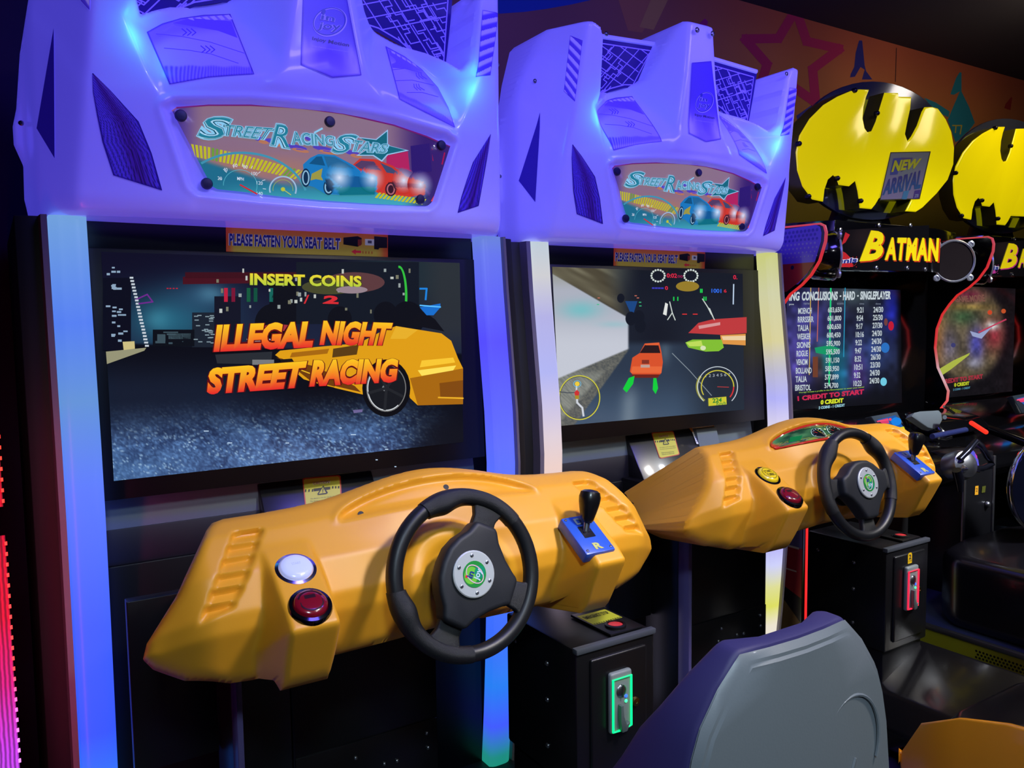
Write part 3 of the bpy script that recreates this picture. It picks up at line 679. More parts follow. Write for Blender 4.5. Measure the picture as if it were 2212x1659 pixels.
# ================================================================== pictures on the two racing screens
def p5(*pts): return [(180+x/2.353, 460+y/2.353) for x, y in pts]
SCR1 = [(218,544),(993,568),(1001,955),(246,1039)]
SCRP = dict(tilt=0.059, z=1.32)
def bgpoly(art, pts, cols, layer=1): return art.put(pts, [tuple(range(len(pts)))], np.array(cols, float), layer)
def screen_night():
    a = Art(yplane(0.0, **SCRP), 0.0004)
    def bg(x, y, u=None, v=None):
        hor = 744+(x-330)*0.03
        sky = mixc((14, 13, 34), (26, 34, 58), ss(560, 740, y)); sky = mixc(sky, (120, 190, 205), 0.95*gs(x, y, 346, 690, 26, 20)); sky = mixc(sky, (36, 104, 130), 0.85*gs(x, y, 370, 690, 105, 62)*ss(775, 735, y)); sky = mixc(sky, (110, 170, 190), 0.9*gs(x, y, 452, 636, 26, 16)); sky = mixc(sky, (44, 84, 116), .7*gs(x, y, 440, 640, 70, 40))
        sky = mixc(sky, (30, 44, 52), ss(690, 860, x)*ss(740, 600, y)); sky = mixc(sky, (46, 50, 54), 0.8*ss(890, 960, x)*ss(790, 700, y))
        n1 = vnoise(x/5, y/4, 1)*vnoise(x/2.2, y/2.2, 2); n2 = vnoise(x/40, y/26, 3)
        road = mixc((8, 10, 18), (20, 28, 46), ss(745, 850, y)*ss(700, 420, x)); k = ss(845, 985, y+0.06*(x-500))*ss(1010, 800, x+0.25*(y-900))
        asph = mixc((34, 50, 88), (100, 140, 196), np.clip(n1*1.3+0.5*n2-0.15, 0, 1)); asph = mixc(asph, (74, 116, 168), 0.5*ss(930, 1035, y)*ss(600, 260, x)); sp = ss(0.78, 0.9, vnoise(x/3.2, y/2.2, 7)); asph = mixc(asph, (170, 205, 235), sp*0.7)
        road = mixc(road, asph, np.clip(k*1.15, 0, 1)); c = mixc(sky, road, ss(hor-3, hor+3, y)); c = mixc(c, (16, 17, 26), ss(870, 960, x)*ss(880, 940, y)*0.8)
        return c
    a.grid(SCR1, 240, 150, bg, 0)
    rnd = random.Random(4)
    # buildings with lit windows
    for (x0, y0, x1, y1, c) in [(222,600,283,757,(10,12,26)),(415,675,463,750,(26,34,46)),(463,640,520,745,(18,20,34)),(582,610,640,740,(12,14,20)),(640,566,905,700,(18,24,34)),(330,712,420,748,(10,14,20))]: a.poly([(x0,y0),(x1,y0),(x1,y1),(x0,y1)], c, 1)
    for k in range(22): a.rect(280+k*1.55+rnd.random(), 598+k*7, 288+k*1.6, 602+k*7, (195, 205, 215), 2)
    for k in range(26):
        x = rnd.choice([228, 240, 252, 262])+rnd.random()*5; y = 575+rnd.random()*160; a.rect(x, y, x+6+rnd.random()*5, y+3+rnd.random()*2, (140, 165, 190), 2)
    for k in range(26):
        x = 418+rnd.random()*38; y = 680+rnd.random()*62; a.rect(x, y, x+9, y+2.2, (130, 150, 160), 2)
    for k in range(34):
        x = 465+rnd.random()*440; y = 572+rnd.random()*100; w_ = 3+rnd.random()*4; a.rect(x, y, x+w_, y+5+rnd.random()*5, rnd.choice([(190,195,190),(150,160,160),(120,120,100)]), 2)
    for k in range(20): a.rect(330+rnd.random()*90, 716+rnd.random()*26, 332+rnd.random()*90, 719+rnd.random()*26, (60, 80, 90), 1)
    a.poly(p5((200,655),(260,652),(262,690),(205,697)), (205, 190, 130), 3); a.poly(p5((115,705),(320,685),(310,700),(120,768)), (150, 148, 118), 2)
    a.rect(400, 588, 640, 601, (60, 14, 22), 2); a.poly([(395,598),(540,590),(540,612),(395,614)], (70, 16, 26), 1)
    for x, c in ((484,(190,30,60)),(500,(120,20,50)),(533,(20,90,60)),(548,(16,80,60)),(582,(20,100,90))): a.rect(x, 622, x+8, 652, c, 2)
    a.line([(292,648),(318,636),(330,652),(300,656)], 3, (110, 40, 140), 2)
    for x in (360, 366, 373, 380): a.rect(x, 622, x+4, 624, (200, 30, 50), 2)
    # glow of a sign and onlookers at the right
    a.ring((862,640), 18, 66, 5, (50, 190, 60), 3, a0=-95, a1=10); a.ell((765,610), 66, 22, (92, 58, 60), 1); a.ell((712,620), 60, 16, (70, 72, 40), 1); a.ell((760,626), 34, 8, (150, 130, 140), 2)
    a.poly(p5((1710,480),(1815,460),(1815,480),(1780,520),(1745,520)), (24, 110, 205), 3); a.line(p5((1712,385),(1745,385),(1740,440)), 4, (30, 130, 220), 3); a.line(p5((1712,470),(1815,478)), 3, (90, 190, 255), 4)
    for cx, cy, r in ((610,650,24),(734,690,26),(833,680,26),(880,690,36),(590,700,40)): a.ell((cx, cy), r, r*1.1, (12, 14, 20), 2)
    a.poly([(880,700),(960,716),(940,690),(915,672)], (14, 15, 20), 2)
    # the yellow car
    Yc, Yd, Yh, Dk = (224, 158, 16), (168, 104, 8), (250, 196, 40), (26, 20, 14)
    a.poly(p5((975,722),(1000,700),(1200,680),(1400,662),(1520,600),(1590,575),(1820,612),(1870,650),(1905,740),(1930,790),(1930,972),(1700,978),(1660,940),(1640,840),(1560,800),(1420,920),(1200,870),(1120,845),(1000,740)), Yc, 4)
    a.poly(p5((1660,840),(1930,790),(1930,972),(1700,978)), Yd, 5); a.poly(p5((1700,800),(1895,775),(1880,800),(1720,828)), (255, 226, 90), 6); a.poly(p5((1720,750),(1880,735),(1890,760),(1710,785)), (250, 200, 50), 6)
    a.poly(p5((1810,865),(1930,850),(1930,935),(1815,935)), (130, 74, 8), 6); a.line(p5((1805,938),(1930,942)), 3, (240, 180, 40), 7); a.poly(p5((1590,575),(1700,595),(1640,640),(1560,640)), (232, 176, 40), 5)
    a.poly(p5((1270,690),(1400,670),(1390,720),(1265,735)), (90, 60, 14), 5); a.poly(p5((1060,710),(1250,690),(1240,715),(1050,735)), Yd, 5); a.poly(p5((980,735),(1010,740),(1150,850),(1420,920),(1380,880),(1180,780)), (110, 60, 6), 5); a.poly(p5((1000,745),(1060,740),(1080,770),(1010,780)), Dk, 6)
    a.line(p5((1280,885),(1420,918)), 4, Yc, 6); a.line(p5((1110,800),(1150,815)), 2, Yh, 6)
    c = p5((1540,890))[0]; a.ell(c, 52, 62, (10, 10, 12), 6); a.ell(c, 43, 51, (22, 24, 28), 7); a.ring(c, 43, 51, 4, (215, 220, 225), 8, a0=50, a1=260); a.ring(c, 43, 51, 2, (120, 120, 120), 8); a.ell((c[0]-2, c[1]), 7, 7, (120, 125, 130), 8)
    for k in range(5):
        th = k*1.257+.4; a.line([c, (c[0]+38*math.cos(th), c[1]+46*math.sin(th))], 6, (34, 36, 40), 8)
    # silver car's rear behind the lettering
    a.poly(p5((670,720),(960,705),(955,770),(680,765)), (40, 44, 50), 2); a.poly(p5((850,600),(960,560),(1040,570),(1020,600)), (165, 50, 60), 3); a.poly(p5((830,640),(960,640),(940,660),(840,670)), (205, 205, 205), 3); a.rect(545, 777, 592, 788, (120, 122, 124), 3)
    a.poly(p5((1370,1002),(1420,998),(1418,1012),(1375,1018)), (110, 100, 150), 2)
    for k in range(9): 
        x = 300+rnd.random()*620; y = 900+rnd.random()*110; a.rect(x, y, x+4+rnd.random()*7, y+2, (190, 215, 240), 1)
    # lettering
    a.text('INSERT COINS', [(540,590),(781,596),(781,620),(540,616)], (60, 60, 20), 0.075, 9, grow=0.012); a.text('INSERT COINS', [(540,590),(781,596),(781,620),(540,616)], (236, 214, 50), 0.04, 10, col2=(180, 205, 60))
    a.text('/', [(660,637),(668,637),(664,656),(656,656)], (215, 44, 50), 0.05, 10); a.text('2', [(700,638),(733,639),(731,657),(697,656)], (215, 44, 50), 0.05, 10)
    def big(t, q):
        a.text(t, q, (96, 10, 14), 0.10, 11, grow=0.022); a.text(t, q, (252, 200, 30), 0.058, 12, mid=(250, 140, 30), col2=(228, 40, 40))
    big('ILLEGAL', [(469,701),(684,693),(674,751),(461,761)]); big('NIGHT', [(699,692),(849,697),(836,747),(690,746)])
    big('STREET', [(452,795),(664,779),(650,838),(446,853)]); big('RACING', [(678,777),(862,774),(855,826),(668,836)])
    return a.mesh('monitor_screen', ARTE)
def p6(*pts): return [(1120+x/3.19, 500+y/3.19) for x, y in pts]
SCR2 = p6((232,243),(1545,292),(1556,1228),(287,1340))
def screen_chase():
    a = Art(yplane(0.0, off=T2, **SCRP), 0.0004)
    def bg(X, Y, u=None, v=None):
        x = (X-1120)*3.19; y = (Y-500)*3.19
        c = mixc((22, 26, 36), (30, 36, 48), ss(300, 700, y)); c = mixc(c, (74, 78, 74), ss(860, 620, x)*ss(600, 250, y)); c = mixc(c, (20, 22, 32), gs(x, y, 950, 700, 200, 180)*.7)
        road = mixc((44, 56, 74), (62, 82, 106), ss(900, 1300, y)); road = mixc(road, (120, 136, 150), .7*gs(x-780+0.05*(y-900), y*0, 0, 0, 60, 1)*ss(1000, 1200, y)); road = mixc(road, (30, 36, 46), ss(1050, 1400, x)*.8); road = mixc(road, (96, 118, 134), .5*gs(x, y, 1010, 830, 40, 90))
        c = mixc(c, road, ss(740, 800, y)); cobb = mixc((112, 112, 104), (74, 78, 80), vnoise(x/9, y/7, 2)); edge = 760-(y-820)*0.95
        c = mixc(c, cobb, ss(6, -6, x-(770-(y-800)*0.72))*ss(790, 830, y)); c = mixc(c, mixc((150, 152, 144), (112, 116, 110), vnoise((x+y)/60, (x-y)/8, 5)), ss(20, -20, x-(560-(y-1000)*0.9))*ss(930, 1010, y)*0.9)
        # lit wall sweeping past on the left
        up = 290+(x-232)*0.58; lo = 1030-(x-232)*0.42; w_ = ss(-6, 6, y-up)*ss(6, -6, y-lo)*ss(766, 748, x); wall = mixc((172, 176, 190), (196, 200, 212), ss(500, 800, y)); wall = mixc(wall, (110, 190, 196), .8*gs(x, y, 430, 540, 130, 60)); wall = mixc(wall, (150, 190, 200), .7*gs(x, y, 660, 640, 110, 22)); wall = mixc(wall, (150, 152, 140), ss(420, 300, y)*.6)
        c = mixc(c, wall, w_); k = ss(8, -8, y-up)*ss(640, 460, x-0.3*y)*1.0; c = mixc(c, mixc((126, 120, 96), (70, 62, 44), vnoise((x*0.5-y)/30, x/200, 8)), k*.85)
        return c
    a.grid(SCR2, 220, 170, bg, 0)
    # reflections of other games, painted into the picture as dim marks
    W_ = (205, 215, 210)
    for cx in (962, 1188):
        for k in range(16):
            th = k*math.pi/8; a.ell(p6((cx+46*math.cos(th), 305+40*math.sin(th)))[0], 2.2, 2.2, W_, 2)
    a.text('0:02', p6((1022,288),(1092,290),(1092,320),(1022,318)), (225, 40, 70), 0.02, 3); a.text('00', p6((1096,300),(1132,302),(1132,320),(1096,318)), (150, 30, 80), 0.02, 3); a.text('0.', p6((1480,300),(1508,300),(1508,330),(1480,330)), (225, 40, 70), 0.02, 3)
    a.text('0', p6((1010,376),(1030,377),(1030,404),(1010,402)), (225, 40, 70), 0.02, 3); a.text('1001', p6((1330,394),(1398,396),(1398,424),(1330,422)), (50, 110, 240), 0.02, 3); a.text('6', p6((1415,398),(1434,398),(1434,422),(1415,420)), (215, 40, 60), 0.02, 3); a.text('----', p6((920,385),(1000,386),(1000,396),(920,395)), (60, 60, 190), 0.02, 3)
    a.ell(p6((1165,378))[0], 25, 11, (150, 124, 40), 2)
    for x, y in ((1070,465),(1098,465),(1278,464),(1292,464),(1255,410),(1265,410)): a.line(p6((x, y-12),(x, y+10)), 2.5, (30, 205, 80), 3)
    for x, y in ((545,455),(800,440),(815,455),(830,485),(832,510),(540,500)): a.rect(*p6((x, y))[0], *p6((x+16, y+6))[0], (200, 110, 90) if y < 470 else (60, 190, 130), 2)
    a.poly(p6((1012,490),(1030,500),(1020,580),(996,570)), (225, 228, 225), 3); a.line(p6((1042,485),(1060,560),(1080,610)), 2, W_, 3); a.line(p6((1060,560),(1028,608)), 2, W_, 3); a.line(p6((1268,465),(1310,530),(1350,608)), 2, W_, 3); a.poly(p6((1300,520),(1320,530),(1345,590),(1325,570)), W_, 2)
    for x in (1145, 1218): a.line(p6((x-14,570),(x+14,570)), 2, (225, 50, 50), 3)
    a.line(p6((1483,365),(1480,500)), 2.5, (190, 210, 235), 2); a.poly(p6((735,480),(820,480),(785,590)), (28, 70, 130), 2)
    for x, y, r in ((705,460,20),(775,600,30),(830,590,30),(840,650,30)): a.ell(p6((x, y))[0], r*.4, r*.5, (20, 24, 34), 2)
    # passing cars
    a.poly(p6((1170,700),(1240,630),(1340,605),(1572,590),(1572,700),(1400,712)), (190, 58, 60), 2); a.poly(p6((1240,650),(1390,625),(1390,645),(1245,672)), (212, 150, 150), 3); a.poly(p6((1390,715),(1565,705),(1565,785),(1400,775)), (222, 150, 70), 2); a.poly(p6((1400,722),(1565,718),(1565,750),(1410,748)), (235, 205, 160), 3)
    a.poly(p6((1150,765),(1200,745),(1400,745),(1415,800),(1380,825),(1290,828),(1170,800)), (130, 190, 50), 3); a.poly(p6((1155,765),(1260,752),(1270,790),(1180,792)), (190, 220, 90), 4); a.ell(p6((1272,803))[0], 6, 5, (215, 225, 180), 5)
    # the orange car from behind
    a.poly(p6((768,965),(785,870),(835,838),(870,772),(970,765),(985,830),(995,900),(985,975),(960,1000),(800,1000)), (216, 82, 42), 4); a.poly(p6((835,838),(872,782),(965,785),(978,838)), (40, 24, 26), 5); a.poly(p6((872,772),(968,766),(966,784),(876,784)), (226, 96, 52), 6)
    a.poly(p6((785,930),(990,930),(985,975),(775,975)), (232, 104, 56), 5); a.rect(*p6((850,885))[0], *p6((900,912))[0], (130, 50, 36), 6); a.rect(*p6((842,918))[0], *p6((905,938))[0], (190, 160, 150), 6); a.poly(p6((775,985),(975,985),(960,1008),(800,1008)), (110, 34, 24), 5)
    a.poly(p6((720,1085),(760,1010),(800,995),(790,1050),(745,1110)), (20, 205, 60), 5); a.poly(p6((925,1090),(930,1010),(950,1010),(962,1080),(945,1120)), (20, 205, 60), 5)
    a.line(p6((1060,840),(1180,960),(1330,1130)), 1.6, (130, 142, 152), 2)
    # mini map and rev counter
    c = p6((420,1145))[0]; a.ring(c, 45, 48.5, 2.2, (205, 200, 60), 5); a.ring(c, 42.5, 46, 1, (60, 62, 50), 5)
    a.line(p6((402,1130),(405,1180),(440,1215),(448,1270)), 4.2, (205, 210, 220), 6); a.line(p6((400,1060),(400,1110)), 3.4, (205, 210, 220), 6); a.line(p6((285,1105),(340,1112),(390,1110)), 2, (70, 76, 86), 6); a.ell(p6((405,1050))[0], 5, 5, (240, 205, 60), 7); a.ring(p6((405,1050))[0], 8.5, 7.5, 1.2, (110, 190, 225), 7)
    a.poly(p6((385,1110),(402,1090),(420,1108),(415,1130),(390,1130)), (205, 50, 50), 8); a.poly(p6((388,1130),(418,1130),(416,1155),(392,1155)), (170, 140, 40), 8)
    c = p6((1372,1070))[0]; a.ring(c, 44, 44, 1.6, (205, 215, 225), 5, a0=135, a1=405); a.ring(c, 36, 36, 2.0, (215, 205, 60), 5, a0=150, a1=360); a.ring(c, 36, 36, 2.4, (220, 50, 50), 5, a0=0, a1=40); a.ring((c[0]+1, c[1]), 48, 42, 5, (150, 150, 60), 4, a0=130, a1=215)
    a.poly(p6((1308,1150),(1432,1138),(1435,1192),(1310,1203)), (205, 200, 50), 6); a.text('224', p6((1335,1150),(1402,1145),(1400,1175),(1338,1182)), (40, 130, 50), 0.03, 7); a.text('Km/h', p6((1365,1178),(1430,1172),(1430,1192),(1365,1198)), (60, 140, 60), 0.02, 7); a.line([c, (c[0]+24, c[1]+1)], 1.4, (190, 60, 60), 6)
    a.text('1 2 3 4 5 6 7', p6((1290,985),(1460,975),(1460,995),(1290,1005)), (170, 180, 190), 0.0, 3)
    return a.mesh('monitor_screen', ARTE)

# ================================================================== stickers
def belt_sticker():
    a = Art(yplane(0.0435), 0.0004); q = [(487.7,486),(838,504.6),(838,557),(488.5,543.3)]
    def fn(x, y, u, v):
        c = mixc((178, 84, 44), (168, 146, 60), ss(0.0, 0.75, v)); return mixc(c, (176, 60, 40), np.maximum(ss(0.06, 0.0, u), ss(0.93, 1.0, u)))
    a.grid(q, 40, 10, fn, 0)
    t = p5((742,103),(1306,128),(1304,188),(742,166)); a.text('PLEASE FASTEN YOUR SEAT BELT', t, (178, 176, 205), 0.085, 2, grow=0.012); a.text('PLEASE FASTEN YOUR SEAT BELT', t, (34, 34, 120), 0.035, 3)
    a.poly(p5((1322,125),(1395,118),(1415,128),(1415,160),(1395,172),(1322,160)), (18, 17, 24), 2); a.poly(p5((1395,135),(1415,135),(1412,165),(1395,168)), (110, 40, 36), 3); a.poly(p5((1432,132),(1480,134),(1480,166),(1432,164)), (170, 176, 190), 3); a.poly(p5((1446,140),(1466,141),(1466,155),(1446,154)), (60, 60, 90), 4); a.poly(p5((1478,118),(1545,124),(1545,178),(1505,178),(1500,186),(1478,184)), (24, 22, 32), 3)
    a.poly(p5((1362,196),(1385,184),(1385,191),(1412,192),(1412,204),(1385,203),(1385,212)), (190, 40, 60), 3); a.text('IIII', p5((1418,194),(1470,196),(1470,208),(1418,206)), (150, 80, 40), 0.0, 2)
    return a.mesh('seat_belt_sticker', art_mat('dim_sticker', 0.25, 1.0, 0.35, 0.4))
PLT = Plane((0, 0.0435, 1.000), (0, -0.83, 0.55), T2)
def caution_sticker():
    a = Art(PLT, 0.0004); Y = (205, 200, 62)
    def out(pts, col, L): a.poly(pts, col, L)
    q = p6((920,1395),(925,1388),(1058,1378),(1068,1384),(1108,1530),(1102,1538),(985,1562),(972,1556))
    c = np.mean(q, 0); out([tuple(c+(np.array(p)-c)*1.03) for p in q], (200, 70, 50), 1); out([tuple(c+(np.array(p)-c)*0.965) for p in q], Y, 2)
    a.text('CAUTION', p6((965,1406),(1030,1401),(1032,1415),(968,1420)), (236, 226, 200), 0.06, 3, grow=.05); a.text('CAUTION', p6((965,1406),(1030,1401),(1032,1415),(968,1420)), (150, 60, 60), 0.02, 4)
    K = (24, 24, 22)
    for k in range(3): a.poly(p6((940+k*14,1442),(946+k*14,1441),(948+k*14,1454),(942+k*14,1455)), K, 3); a.poly(p6((1046+k*12,1430),(1052+k*12,1429),(1055+k*12,1441),(1049+k*12,1442)), K, 3)
    a.poly(p6((974,1439),(1040,1431),(1043,1445),(978,1453)), K, 3)
    a.poly(p6((1010,1424),(1038,1462),(1033,1468),(1000,1471),(996,1465)), K, 4); a.poly(p6((1011,1433),(1031,1462),(1002,1465)), Y, 5); a.line(p6((1014,1441),(1016,1455)), 1.0, K, 6); a.ell(p6((1017,1460))[0], .6, .6, K, 6, n=8)
    for k in range(2): a.text('The device is not for use by children', p6((972+k*2,1486+k*12),(1082+k*2,1474+k*12),(1083+k*2,1482+k*12),(973+k*2,1494+k*12)), (70, 70, 40), 0.0, 3); a.text('Please do not stand in the', p6((985+k*3,1522+k*11),(1070+k*3,1512+k*11),(1071+k*3,1520+k*11),(986+k*3,1530+k*11)), (70, 70, 40), 0.0, 3)
    return a.mesh('caution_sticker', ARTP)
def notice_sticker():
    a = Art(Plane((0, 0.0415, 1.000), (0, -0.83, 0.55), T2), 0.0004)
    q = p6((1170,1342),(1343,1321),(1360,1430),(1362,1448),(1228,1465),(1190,1362)); a.poly(q, (222, 226, 232), 1)
    a.poly(p6((1168,1345),(1345,1320),(1350,1362),(1195,1380)), (222, 150, 70), 2); a.poly(p6((1195,1352),(1338,1332),(1344,1372),(1205,1390)), (232, 214, 190), 3); a.poly(p6((1325,1425),(1358,1420),(1360,1442),(1330,1446)), (190, 110, 140), 3)
    for k in range(5): a.line(p6((1208+k*3,1396+k*13),(1325+k*3,1380+k*13)), 1.0, (120, 126, 150), 3)
    return a.mesh('notice_sticker', ARTP)

# ================================================================== the racing cabinets
def led_mat(name, stops, strength):
    if name in MATS: return MATS[name]
    m = bpy.data.materials.new(name); m.use_nodes = True; nt = m.node_tree; b = nt.nodes['Principled BSDF']
    tc = nt.nodes.new('ShaderNodeTexCoord'); sx = nt.nodes.new('ShaderNodeSeparateXYZ'); mr = nt.nodes.new('ShaderNodeMapRange'); cr = nt.nodes.new('ShaderNodeValToRGB')
    mr.inputs['From Min'].default_value = 0.0; mr.inputs['From Max'].default_value = 1.66
    nt.links.new(tc.outputs['Object'], sx.inputs[0]); nt.links.new(sx.outputs['Z'], mr.inputs['Value']); nt.links.new(mr.outputs[0], cr.inputs[0]); nt.links.new(cr.outputs[0], b.inputs['Emission Color'])
    e = cr.color_ramp.elements
    while len(e) > 1: e.remove(e[-1])
    e[0].position = stops[0][0]/1.66; e[0].color = lin4(stops[0][1])
    for z, c in stops[1:]: k = e.new(z/1.66); k.color = lin4(c)
    b.inputs['Base Color'].default_value = lin4((50, 52, 60)); b.inputs['Emission Strength'].default_value = strength; b.inputs['Roughness'].default_value = 0.3; b.inputs['Specular IOR Level'].default_value = 0.3
    MATS[name] = m; return m
COLP = [(0.0,-0.025),(0.08,-0.030),(0.23,-0.046),(0.40,-0.060),(0.55,-0.070),(0.75,-0.080),(1.0,-0.087),(1.15,-0.078),(1.33,-0.056),(1.5,-0.036),(1.655,-0.022)]
def column_mesh(x0, x1):
    mb = MB(); n = 8; V = []; F = []
    for z, y in COLP:
        for k in range(n+1):
            u = k/n; V.append((x0+(x1-x0)*u, y-0.010*(1-(2*u-1)**4)+0.006, z))
        V.append((x1, y+0.05, z)); V.append((x0, y+0.05, z))
    m_ = n+3
    for i in range(len(COLP)-1):
        for k in range(m_): F.append((i*m_+k, i*m_+(k+1) % m_, (i+1)*m_+(k+1) % m_, (i+1)*m_+k))
    F += [tuple(range(m_)), tuple(range((len(COLP)-1)*m_, len(COLP)*m_))]
    return V, F
def lip(z): return float(np.interp(z, [p[0] for p in COLP], [p[1] for p in COLP]))
BOXY = -0.617
def screwm(c, axis=(0,-1,0), r=0.0065): return MB().lathe(c, axis, [(r,0),(r,0.0015),(r*.75,0.004),(r*.3,0.005),(r*.25,0.0032)], 14).mesh('screw', STEEL, smooth=True)

SH = {}
def shared(key, fn):
    if key not in SH: SH[key] = fn()
    return SH[key]
def body_meshes():
    o = {}
    for sx, nm in ((-1, 'L'), (1, 'R')):
        # outer wall: a step back from the light column, with a bevelled strip beside it
        V, F = [], []
        xo, xm, xi = (-.645, -.614, -.586) if sx < 0 else (.632, .606, .573)
        for z in [p[0] for p in COLP]:
            l = lip(z); V += [(xo, l+.045, z), (xm, l+.035, z), (xi, l+.030, z), (xi, .75, z), (xo, .75, z)]
        for k in range(len(COLP)-1):
            for q in range(5): F.append((k*5+q, k*5+(q+1) % 5, (k+1)*5+(q+1) % 5, (k+1)*5+q))
        F += [tuple(range(5)), tuple(range(len(V)-5, len(V)))]
        o['side'+nm] = mesh('side_panel', V, F, BLKM, bevel=0.002)
        tw = []; tf = []; tx = (-.600, -.585) if sx < 0 else (.572, .580)
        for z in [p[0] for p in COLP]:
            l = lip(z); tw += [(tx[0], l+.034, z), (tx[0]+.003, l-.002, z), (tx[1], l-.006, z), (tx[1], l+.04, z)]
        for k in range(len(COLP)-1):
            for q in range(4): tf.append((k*4+q, k*4+(q+1) % 4, (k+1)*4+(q+1) % 4, (k+1)*4+q))
        tf += [(0, 1, 2, 3), tuple(range(len(tw)-4, len(tw)))]; o['trim'+nm] = mesh('column_trim', tw, tf, mat('trim_plastic', (120, 112, 122), .5))
    o['back'] = box_mesh('rear_box', (-0.57, 0.09, 0.0), (0.57, 0.74, 1.645), BLKM)
    t = 0.059; yb = lambda z: 0.003+(z-1.32)*t
    mb = MB()
    mb.prism([(yb(1.014)-.001, 1.014), (yb(1.59)-.001, 1.59), (yb(1.59)+.05, 1.59), (yb(1.014)+.05, 1.014)], 0, -0.507, 0.507)
    o['bezel'] = mb.mesh('monitor_bezel', BEZ, bevel=0.002)
    o['header'] = MB().prism([(0.0445, 1.583), (0.0445, 1.66), (0.09, 1.66), (0.09, 1.583)], 0, -0.507, 0.507).mesh('header_panel', mat('header_navy', (20, 20, 34), 0.35), bevel=0.002)
    o['ledge'] = MB().prism([(0.052, 1.014), (0.036, 0.936), (0.04, 0.905), (0.09, 0.905), (0.09, 1.014)], 0, -0.503, 0.503).mesh('ledge', GREY, bevel=0.003)
    o['apron'] = MB().prism([(0.034, 0.934), (0.030, 0.845), (0.09, 0.845), (0.09, 0.934)], 0, -0.503, 0.503).mesh('apron', mat('apron_navy', (22, 22, 32), 0.5), bevel=0.002)
    o['mount'] = MB().prism([(0.045, 1.0), (-0.075, 0.82), (0.02, 0.82), (0.08, 1.0)], 0, -0.14, 0.175).mesh('sticker_mount', mat('mount_black', (26, 27, 31), 0.3, coat=.3), bevel=0.004)
    o['lower'] = box_mesh('lower_panel', (-0.503, 0.02, 0.0), (0.503, 0.1, 0.85), BEZ)
    o['kick'] = MB().box((-0.176, -0.30, 0.06), (0.19, 0.03, 0.86)).mesh('kick_panel', BLK, bevel=0.006)
    o['kicklow'] = MB().box((-0.172, -0.304, 0.26), (0.186, -0.298, 0.43)).mesh('pedal_plate', BLK, bevel=0.002)
    o['bracket'] = MB().box((-0.332, -0.46, 0.06), (-0.32, -0.415, 0.86)).mesh('bracket_strip', mat('lit_bracket_purple', (96, 88, 140), 0.35), bevel=0.002); o['bracket2'] = MB().box((-0.330, -0.413, 0.06), (-0.320, -0.27, 0.86)).box((-0.3205, -0.30, 0.06), (-0.178, -0.27, 0.86)).mesh('dash_bracket', BLK, bevel=0.002); o['bracket3'] = MB().box((-0.50, -0.30, 0.50), (-0.334, -0.27, 0.86)).mesh('dash_bracket', BLK, bevel=0.002)  # strip's purple stands in for light from the blue column
    o['plinth'] = MB().prism([(-0.66, 0.05), (-0.66, 0.0), (0.05, 0.0), (0.05, 0.07), (-0.28, 0.07)], 0, -0.18, 0.62).mesh('plinth', BLKM, bevel=0.004)
    pd = MB().prism([(-0.42, 0.10), (-0.44, 0.10), (-0.36, 0.26), (-0.345, 0.255)], 0, 0.07, 0.13); o['pedal'] = pd.mesh('pedal', STEEL, bevel=0.003)
    o['pedal2'] = MB().prism([(-0.42, 0.10), (-0.44, 0.10), (-0.36, 0.26), (-0.345, 0.255)], 0, -0.06, 0.02).mesh('pedal', STEEL, bevel=0.003)
    # coin box
    o['coin'] = MB().box((0.385, BOXY, 0.318), (0.622, BOXY+0.30, 0.660)).box((0.395, BOXY+.012, 0.05), (0.612, BOXY+0.29, 0.319)).mesh('coin_box', BLK, bevel=0.006, seg=2)
    o['coinlip'] = MB().box((0.383, BOXY-0.005, 0.650), (0.624, BOXY+0.014, 0.664)).mesh('top_lip', mat('lip_grey', (70, 74, 82), 0.4), bevel=0.003)
    o['door'] = MB().box((0.422, BOXY-0.008, 0.345), (0.592, BOXY+0.004, 0.632)).mesh('coin_door', BLK, bevel=0.010, seg=3)
    o['slot'] = MB().box((0.468, BOXY-0.022, 0.445), (0.534, BOXY-0.006, 0.592)).mesh('coin_slot', mat('slot_grey', (120, 128, 128), 0.4), bevel=0.007, seg=3)
    r = MB(); xs0, xs1, zs0, zs1, y = 0.4735, 0.5285, 0.4515, 0.5775, BOXY-0.0235
    o['ring'] = lambda m: MB().tube([(0.495, y, zs0), (xs0, y, zs0), (xs0, y, zs1), (xs1, y, zs1), (xs1, y, zs0+.004), (0.512, y, zs0+.002)], 0.0026, 8).mesh('light_ring', m, smooth=True)
    f = MB().lathe((0.499, BOXY-0.021, 0.546), (0,-1,0), [(0.015,0),(0.015,0.002),(0.012,0.005),(0.004,0.006)], 22).box((0.4980, BOXY-0.029, 0.532), (0.5005, BOXY-0.02, 0.562))
    o['slotface'] = f.mesh('coin_entry', STEEL, smooth=True)
    o['chute'] = MB().prism([(0.489, 0.515), (0.497, 0.515), (0.499, 0.487), (0.507, 0.467), (0.517, 0.470), (0.508, 0.450), (0.493, 0.450), (0.489, 0.478)], 1, BOXY-0.034, BOXY-0.02).mesh('return_chute', mat('chute_grey', (78, 92, 90), 0.4), bevel=0.0015)
    o['lock'] = MB().lathe((0.553, BOXY-0.006, 0.5), (0,-1,0), [(0.012,0),(0.012,0.004),(0.010,0.008),(0.003,0.009),(0.002,0.007)], 20).mesh('lock', mat('brass', (150, 120, 70), 0.3, metal=1.0), smooth=True)
    o['topplate'] = MB().box((0.50, -0.60, 0.662), (0.60, -0.44, 0.668)).mesh('top_plate', BLK, bevel=0.002)
